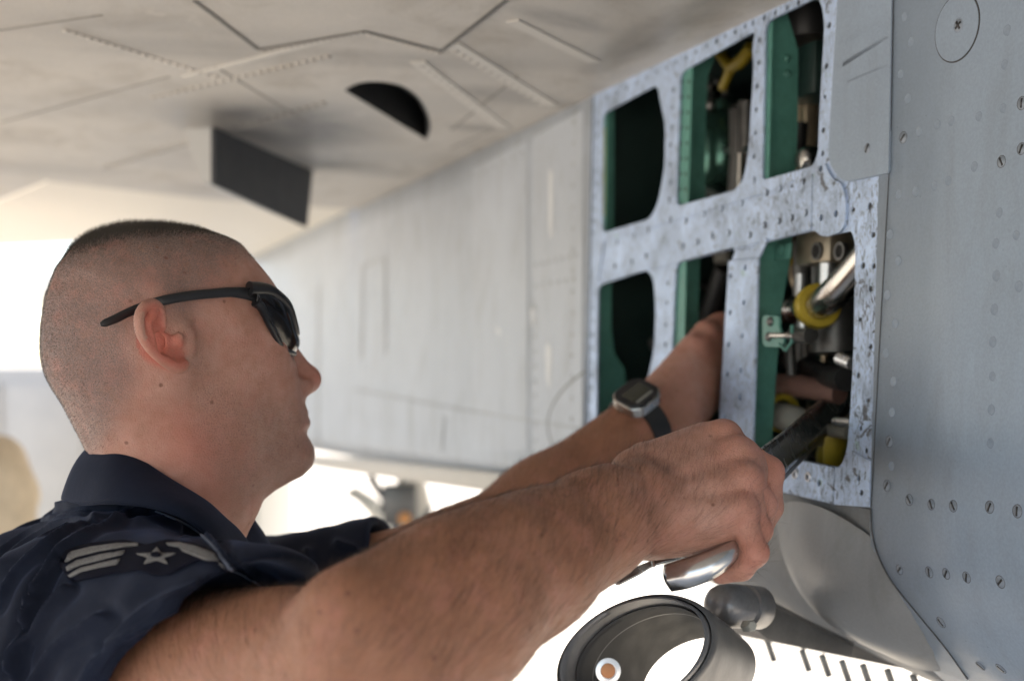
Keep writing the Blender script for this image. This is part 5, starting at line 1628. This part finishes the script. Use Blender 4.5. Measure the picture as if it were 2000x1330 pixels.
for sgn in (-1, 1):
    vs, fs = [], []
    K2 = 9
    for i in range(26):
        u_, l_ = up_s[i], lo_s[i]
        for t in np.linspace(0, 1, K2):
            q = u_*(1-t) + l_*t
            bulge = 0.0035*math.sin(math.pi*t)
            vs.append(from_head((q[0] + bulge*0.8, (q[2] - bulge*0.5)*(-sgn), q[1])))
    for i in range(25):
        for j in range(K2-1):
            fs.append((i*K2+j, i*K2+j+1, (i+1)*K2+j+1, (i+1)*K2+j))
    ln = link("lens", mesh_from(vs, fs), M['lens'], GL)
    m_ = ln.modifiers.new("t", 'SOLIDIFY'); m_.thickness = 0.0022; m_.offset = 0
    tube_obj("brow_rim", [from_head((q[0]+0.0004, q[2]*(-sgn), q[1])) for q in up_s], list(np.interp(np.arange(26), [0, 6, 25], [0.0058, 0.0042, 0.0026])), M['gframe'], GL, 12)
    tube_obj("lower_rim", [from_head((q[0]+0.0004, q[2]*(-sgn), q[1])) for q in lo_s], list(np.interp(np.arange(26), [0, 6, 25], [0.0046, 0.0030, 0.0022])), M['gframe'], GL, 10)
e_ = up_s[-1]*0.6 + lo_s[-1]*0.4
tube_obj("bridge", [from_head((e_[0], y, e_[1] + 0.003*(1 - (y/0.010)**2))) for y in np.linspace(-0.010, 0.010, 7)], 0.0028, M['gframe'], GL, 10)

# ------------------------------------------------------------------ wrist watch
WA = nrm(P(1300, 785, 1.375) - P(1215, 852, 1.345)); wc = P(1250, 830, 1.354)
wo = nrm(np.array([-0.50, -0.80, 0.42])); wo = nrm(wo - WA*(wo @ WA)); ws = np.cross(WA, wo)
WT = thing("wristwatch", tuple(wc), "digital watch with a silver case and black strap on the left wrist", "watch")
M['strap'] = simple("black_watch_strap", (0.016, 0.016, 0.017), 0.55, var=0.2, nscale=150, bmp=0.2)
ringv, ringf = [], []
nseg = 44
for i in range(nseg):
    a = 2*math.pi*i/nseg
    dirr = wo*math.cos(a) + ws*math.sin(a)
    lo_r, hi_r = 0.015, 0.06
    for _ in range(22):                                   # where the wrist's skin is in this direction
        mid = (lo_r + hi_r)/2
        if larm((wc + dirr*mid)[None])[0] < 0: lo_r = mid
        else: hi_r = mid
    r = lo_r + 0.0008
    for off, dr in ((-0.0105, 0.0), (-0.0105, 0.0028), (0.0105, 0.0028), (0.0105, 0.0)):
        ringv.append(wc + dirr*(r + dr) + WA*off)
    if i == 0: case_r = r
for i in range(nseg):
    for k in range(4):
        ringf.append((i*4+k, i*4+(k+1) % 4, ((i+1) % nseg)*4+(k+1) % 4, ((i+1) % nseg)*4+k))
link("strap", auto_smooth(mesh_from(ringv, ringf), 40), M['strap'], WT, smooth=None)
cc_ = wc + wo*(case_r + 0.0035)
def watch_plate(name, hx, hy, cut, z0, th, mat, parent, bev=0.0008):
    o_ = rounded([(-hx+cut,-hy),(hx-cut,-hy),(hx,-hy+cut),(hx,hy-cut),(hx-cut,hy),(-hx+cut,hy),(-hx,hy-cut),(-hx,-hy+cut)], 0.003)
    me = flat_fill(o_, [], th, bev)
    m = Matrix.Identity(4)
    for i in range(3):
        m[i][0] = WA[i]; m[i][1] = ws[i]; m[i][2] = wo[i]; m[i][3] = (cc_ + wo*z0)[i]
    me.transform(m)
    return link(name, me, mat, parent, smooth=False)
case = watch_plate("watch_case", 0.0200, 0.0185, 0.007, 0.0045, 0.0095, M['steel'], WT)
watch_plate("bezel", 0.0186, 0.0172, 0.0066, 0.0066, 0.0030, M['gframe'], WT)
box_obj("watch_display", cc_ + wo*0.0072, (WA, ws, wo), (0.0125, 0.0080, 0.0004), simple("lcd_grey_green", (0.05, 0.05, 0.037), 0.25, var=0.1), WT, bev=0.0002)
box_obj("display_band", cc_ + wo*0.0072 + ws*0.0108, (WA, ws, wo), (0.0110, 0.0012, 0.0004), M['hose'], WT, bev=0.0002)
for sx_ in (-1, 1):
    for sy_ in (-1, 1):
        lathe_obj("watch_button", cc_ + WA*0.0085*sx_ + ws*0.0165*sy_, ws*sy_, [(0.0018, -0.001), (0.0018, 0.0016), (0, 0.0018)], M['alu'], case, 10)

# ------------------------------------------------------------------ the strap of sheet metal in his fist
ST = thing("metal_strap", tuple(P(1440, 1000, 0.97)), "bent strip of dark sheet metal held in the right fist and running into the bay", "metal strip")
def gmetal(name, c, r):
    m, nt, b = new_mat(name)
    v = coords(nt); n1 = noise(nt, v, 60, 4)
    lk(nt, ramp(nt, n1, [(0.3, np.array(c)*0.75), (0.7, np.array(c)*1.15)]), b.inputs["Base Color"])
    b.inputs["Metallic"].default_value = 0.95
    lk(nt, ramp(nt, n1, [(0.3, r*0.8), (0.7, r*1.3)]), b.inputs["Roughness"])
    return m
M['barmetal'] = gmetal("dark_polished_strip", (0.30, 0.31, 0.315), 0.24)
M['stripmetal'] = gmetal("bright_sheet_metal", (0.60, 0.60, 0.60), 0.22)
M['edgemetal'] = gmetal("raw_cut_edge", (0.75, 0.72, 0.66), 0.3)
def ribbon(name, rail_a, rail_b, mat, parent, thick=0.0012, n=24, bulge=0.0):
    a, b = spline(np.array(rail_a), n), spline(np.array(rail_b), n)
    vs, fs, k = [], [], 7
    for i in range(n):
        out = nrm(np.cross(b[i]-a[i], a[min(i+1, n-1)] - a[max(i-1, 0)]))
        if out @ (CAM - a[i]) < 0: out = -out
        for t in np.linspace(0, 1, k): vs.append(a[i]*(1-t) + b[i]*t + out*bulge*math.sin(math.pi*t))
    for i in range(n-1):
        for j in range(k-1): fs.append((i*k+j, i*k+j+1, (i+1)*k+j+1, (i+1)*k+j))
    o = link(name, mesh_from(vs, fs), mat, parent)
    m_ = o.modifiers.new("t", 'SOLIDIFY'); m_.thickness = thick; m_.offset = 0
    return o
ribbon("bar", [P(1440,918,0.968), P(1486,880,1.010), P(1530,845,1.120), P(1580,802,1.250), P(1656,742,1.400), P(1720,695,1.52)],
       [P(1478,985,0.965), P(1516,943,1.005), P(1556,900,1.130), P(1606,848,1.245), P(1676,772,1.390), P(1740,722,1.51)], M['barmetal'], ST, 0.0016, bulge=0.0)
ribbon("bar_flange", [P(1516,943,1.006), P(1556,900,1.131), P(1606,848,1.246), P(1676,772,1.391)], [P(1521,948,1.020), P(1562,905,1.146), P(1612,853,1.262), P(1682,777,1.407)], M['gunmetal'], ST, 0.0014)
tube_obj("cut_edge", list(spline(np.array([P(1484,879,1.007), P(1530,844,1.118), P(1580,801,1.248), P(1656,741,1.398)]), 20)), 0.0010, M['edgemetal'], ST, 8)
ribbon("bent_end", [P(1298,1104,0.936), P(1340,1090,0.928), P(1390,1072,0.927), P(1432,1050,0.936), P(1448,1030,0.955)],
       [P(1312,1154,0.930), P(1352,1146,0.920), P(1395,1128,0.919), P(1432,1100,0.928), P(1452,1078,0.948)], M['stripmetal'], ST, 0.0014, bulge=0.006)
ribbon("strip_tail", [P(1206,1124,0.965), P(1240,1108,0.962), P(1275,1094,0.958), P(1330,1074,0.955)], [P(1209,1142,0.962), P(1244,1124,0.959), P(1279,1104,0.955), P(1330,1090,0.952)], M['barmetal'], ST, 0.0014)
tube_obj("cut_edge", [P(1203,1119,0.964), P(1207,1142,0.961)], 0.0016, M['edgemetal'], ST, 8)
tube_obj("cut_edge", [P(1274,1094,0.956), P(1277,1106,0.954)], 0.0015, M['edgemetal'], ST, 8)

# ------------------------------------------------------------------ oblique duct under the belly
DCx, DCy, DCd = 1248, 1275, 0.95
dC = P(DCx, DCy, DCd); dA = P(DCx + 143, DCy - 68, DCd + 0.045) - dC; dB = P(DCx - 45, DCy - 97, DCd + 0.012) - dC
dSh = P(DCx + 112, DCy + 50, DCd + 0.12) - dC
def duct(name, so, si, t0, t1, mat, parent, n=64):
    """short open tube between two ovals: so / si outer and inner scale, t0..t1 the stretch along its length"""
    vs, fs = [], []
    for i in range(n):
        a = 2*math.pi*i/n
        e = dA*math.cos(a) + dB*math.sin(a)
        for sc, t in ((so*0.985, t0), (so, t0 + 0.06), (so*0.995, (t0+t1)/2), (so*0.95, t1), (si*0.95, t1), (si, (t0+t1)/2), (si, t0 + 0.06), (si*1.012, t0)):
            vs.append(dC + e*sc*(1 - 0.06*max(t, 0)) + dSh*t)
    k = 8
    for i in range(n):
        for j in range(k): fs.append((i*k+j, i*k+(j+1) % k, ((i+1) % n)*k+(j+1) % k, ((i+1) % n)*k+j))
    return link(name, auto_smooth(mesh_from(vs, fs), 60), mat, parent, smooth=None)
dct = duct("exhaust_duct", 1.0, 0.93, 0.0, 1.0, M['ductgrey'], AIR)
duct("duct_lip", 0.92, 0.87, -0.05, 0.30, M['lipgrey'], dct)
duct("duct_liner", 0.865, 0.83, 0.10, 0.98, simple("duct_inside", (0.035, 0.035, 0.036), 0.6, var=0.3, nscale=40), dct)
kn0, kn1 = P(1396, 1180, 1.10), P(1480, 1186, 1.14)
lathe_obj("swivel_joint", (kn0+kn1)/2, kn1-kn0, [(0, -0.030), (0.009, -0.029), (0.0155, -0.024), (0.018, -0.014), (0.018, 0.004), (0.0158, 0.005), (0.0158, 0.010), (0.018, 0.011), (0.018, 0.03), (0.013, 0.036), (0, 0.038)], M['lipgrey'], AIR, 32)
lathe_obj("duct_bolt", P(1464, 1222, 1.06), (0.3, -0.9, 0.2), [(0.005, -0.006), (0.005, 0.003), (0.0035, 0.005), (0, 0.0055)], M['hose'], AIR, 6)
bq_ = P(1187, 1309, 0.905)
wash = lathe_obj("bolt_washer", bq_, (0.12, -1, 0.1), [(0.0085, 0), (0.0085, 0.002), (0.0055, 0.0025), (0.0055, 0.0005), (0, 0.0005)], M['alu'], dct, 24)
lathe_obj("bolt_head", bq_, (0.12, -1, 0.1), [(0.0052, 0), (0.0050, 0.0016), (0, 0.0022)], M['copper'], wash, 16)

# ------------------------------------------------------------------ behind: service cart, another airman, landing gear
X3 = ((1,0,0),(0,1,0),(0,0,1))
CD = 5.0
cl, cr = P(-170, 720, CD)[0], P(506, 720, CD)[0]
CT = thing("service_cart", ((cl+cr)/2, CD + 0.4, 0), "tall grey ground service cart parked behind the mechanic", "cart")
bw = (cr - cl)/2
cart = box_obj("cart_body", ((cl+cr)/2, CD + 0.40, 0.98), X3, (bw, 0.40, 0.68), M['cartgrey'], CT, bev=0.02)
for k in range(4):
    xx = cl + 0.04 + (2*bw - 0.08)*(k + 0.5)/4
    dr = box_obj("cart_door", (xx, CD - 0.004, 1.00), X3, ((2*bw - 0.08)/8 - 0.012, 0.006, 0.60), M['cartgrey'], CT, bev=0.004)
    box_obj("door_handle", (xx + 0.10, CD - 0.02, 1.02), X3, (0.012, 0.010, 0.06), M['gunmetal'], dr, bev=0.003)
for sx in (-1, 1):
    for yy in (0.08, 0.72):
        w_ = lathe_obj("wheel", ((cl+cr)/2 + sx*(bw - 0.2), CD + yy, 0.17), (0, 1, 0), [(0.05, -0.05), (0.14, -0.05), (0.17, -0.03), (0.17, 0.03), (0.14, 0.05), (0.05, 0.05)], M['tire'], CT, 28)
        lathe_obj("wheel_hub", ((cl+cr)/2 + sx*(bw - 0.2), CD + yy, 0.17), (0, 1, 0), [(0, -0.052), (0.07, -0.052), (0.09, -0.04), (0.09, 0.04), (0, 0.052)], M['cartgrey'], w_, 20)

# a second airman in tan, mostly outside the picture
TD = 2.7
P2 = thing("person", tuple(P(-165, 900, TD)[:2]) + (0.0,), "person in a tan shirt standing at the left edge, turned away", "person")
tc = P(-165, 900, TD); bx, by_ = tc[0], tc[1]
def p2_body(p):
    d = ellip(p, (bx + 0.0, by_, 1.70), np.eye(3), (0.085, 0.095, 0.12))
    d = smin(d, cone(p, (bx, by_, 1.60), (bx, by_, 1.35), 0.055, 0.10), 0.03)
    d = smin(d, cone(p, (bx, by_, 1.35), (bx, by_, 1.0), 0.12, 0.12), 0.04)
    for s_ in (-1, 1):
        sh = np.array([bx + 0.165*s_, by_, 1.44]); el = np.array([bx + 0.225*s_, by_ - 0.01, 1.17]); wr = np.array([bx + 0.20*s_, by_ - 0.20, 1.08])
        d = smin(d, chain(p, [sh, el, wr], [.05, .042, .03], 0.02), 0.03)
        d = smin(d, chain(p, [wr, wr + np.array([0, -0.07, -0.01]), wr + np.array([0.0, -0.14, -0.03])], [.03, .036, .018], 0.02), 0.02)
    return d
def p2_shirt(p):
    d = cone(p, (bx, by_, 1.50), (bx, by_, 1.32), 0.085, 0.15)
    d = smin(d, ellip(p, (bx, by_, 1.20), np.eye(3), (0.185, 0.135, 0.30)), 0.06)
    for s_ in (-1, 1):
        sh = np.array([bx + 0.155*s_, by_, 1.44]); el = np.array([bx + 0.222*s_, by_ - 0.01, 1.19])
        d = smin(d, cone(p, sh, sh + (el-sh)*0.36, 0.072, 0.066), 0.05)
    d = d + 0.010*np.sin(p @ np.array([30., 12., 45.]))*np.sin(p @ np.array([-22., 18., 14.]))
    return smax(smax(d, 0.95 - p[:, 2], 0.004), p[:, 2] - 1.545, 0.004)
def p2_legs(p):
    d = ellip(p, (bx, by_, 0.95), np.eye(3), (0.16, 0.125, 0.13))
    for s_ in (-1, 1):
        d = smin(d, chain(p, [np.array([bx + 0.09*s_, by_, 0.9]), np.array([bx + 0.10*s_, by_, 0.5]), np.array([bx + 0.11*s_, by_, 0.10])], [.09, .068, .06], 0.02), 0.03)
    return smax(d, 0.05 - p[:, 2], 0.004)
blo, bhi = np.array([bx-0.4, by_-0.5, 0.0]), np.array([bx+0.4, by_+0.4, 1.9])
for nm, fn, mt in (("body", p2_body, M['tan_skin'] if 'tan_skin' in M else simple("plain_skin", (0.46, 0.20, 0.12), 0.5)), ("shirt", p2_shirt, simple("tan_cotton", (0.55, 0.46, 0.34), 0.9, var=0.2, nscale=20)), ("trousers", p2_legs, simple("tan_trousers", (0.30, 0.25, 0.17), 0.9, var=0.2, nscale=20))):
    v_, q_ = iso(fn, blo, bhi, 0.009)
    link(nm, mesh_np(relax(v_, q_, 2), q_), mt, P2)
for s_ in (-1, 1):
    an = np.array([bx + 0.11*s_, by_, 0.0])
    bv, bq = iso(lambda p: smax(smin(cone(p, an + np.array([0,0,0.14]), an + np.array([0,0,0.05]), 0.055, 0.05), cone(p, an + np.array([0,-0.17,0.035]), an + np.array([0,0.03,0.045]), 0.040, 0.046), 0.03), 0.001 - p[:, 2], 0.003), an + np.array([-0.12,-0.26,-0.02]), an + np.array([0.12,0.12,0.24]), 0.009)
    link("boot", mesh_np(relax(bv, bq, 2), bq), simple("tan_boot", (0.22,0.16,0.10), 0.8), P2)

# main landing gear with its curved door, seen blurred under the belly
GD = 3.4
def gp(x, y, d=GD): return P(x, y, d)
leg = tube_obj("landing_gear_strut", [gp(800, 925), gp(812, 985), gp(820, 1120), gp(826, 1700)], [0.035, 0.04, 0.04, 0.03], M['cartgrey'], AIR, 16)
tube_obj("gear_hose", list(spline(np.array([gp(722, 928), gp(738, 955), gp(762, 985), gp(778, 1010), gp(770, 1040)]), 24)), 0.011, M['black'], AIR, 10)
tube_obj("gear_hose", list(spline(np.array([gp(790, 930), gp(782, 965), gp(796, 1005), gp(806, 1030)]), 20)), 0.009, M['black'], AIR, 10)
box_obj("gear_valve", gp(782, 985, GD - 0.04), X3, (0.042, 0.03, 0.050), M['gunmetal'], AIR, bev=0.006)
bt2 = tube_obj("gear_cylinder", [gp(748, 975), gp(838, 1012)], 0.034, M['gunmetal'], AIR, 16)
lathe_obj("gear_cap", gp(790, 1012, GD - 0.08), (0, -1, 0), [(0.016, 0), (0.014, 0.012), (0, 0.016)], M['orange'], bt2, 16)
whl = lathe_obj("main_wheel", P(826, 1700, GD)*np.array([1, 1, 0]) + np.array([0.12, 0, 0.30]), (1, 0, 0), [(0.08, -0.09), (0.22, -0.10), (0.29, -0.07), (0.30, 0.0), (0.29, 0.07), (0.22, 0.10), (0.08, 0.09)], M['tire'], AIR, 40)
lathe_obj("wheel_hub", P(826, 1700, GD)*np.array([1, 1, 0]) + np.array([0.12, 0, 0.30]), (1, 0, 0), [(0, -0.095), (0.12, -0.09), (0.17, -0.05), (0.17, 0.05), (0, 0.09)], M['cartgrey'], whl, 28)
arc = spline(np.array([gp(688, 962, 3.6), gp(716, 980, 3.6), gp(742, 1012, 3.6), gp(762, 1060, 3.6), gp(775, 1120, 3.6), gp(780, 1250, 3.6)]), 24)
vs, fs = [], []
for q in arc:
    for off in ((-0.010, -0.10), (0.020, -0.10), (0.020, 0.15), (-0.010, 0.15)):
        vs.append(q + np.array([off[0], off[1], -off[0]*0.6]))
for i in range(23):
    for k in range(4): fs.append((i*4+k, i*4+(k+1) % 4, (i+1)*4+(k+1) % 4, (i+1)*4+k))
fs += [(0,1,2,3), (92,93,94,95)]
link("gear_door", auto_smooth(mesh_from(vs, fs), 40), M['beige'], AIR, smooth=None)

# another aircraft's tailplane far behind, a pale band above the cart
TP = thing("parked_aircraft", (-7.2, 14.0, 0), "another pale grey aircraft parked far behind on the left", "aircraft")
def tail_box(name, c, half, bev=0.05, parent=TP, ax=X3): return box_obj(name, c, ax, half, M['white_plate'], parent, bev=bev)
box_obj("tailplane", (-5.6, 14.0, 2.44), X3, (2.7, 0.6, 0.15), simple("tailplane_paint", (0.78, 0.70, 0.58), 0.5, var=0.05), TP, bev=0.05)
lathe_obj("fuselage", (-8.6, 14.0, 2.1), (0.0, 1, 0.0), [(0, -4.5), (0.3, -4.2), (0.75, -2.5), (0.9, 0), (0.8, 2.5), (0.4, 4.2), (0, 4.4)], M['white_plate'], TP, 32)
tail_box("tail_fin", (-8.6, 15.2, 3.6), (0.07, 0.9, 1.0))
for q in ((-8.6, 11.0), (-9.4, 15.0), (-7.8, 15.0)):
    l_ = tube_obj("gear_leg", [(q[0], q[1], 1.6), (q[0], q[1], 0.25)], 0.05, M['cartgrey'], TP, 12)
    lathe_obj("wheel", (q[0], q[1], 0.25), (1, 0, 0), [(0.05, -0.09), (0.2, -0.09), (0.25, -0.05), (0.25, 0.05), (0.2, 0.09), (0.05, 0.09)], M['tire'], TP, 24)
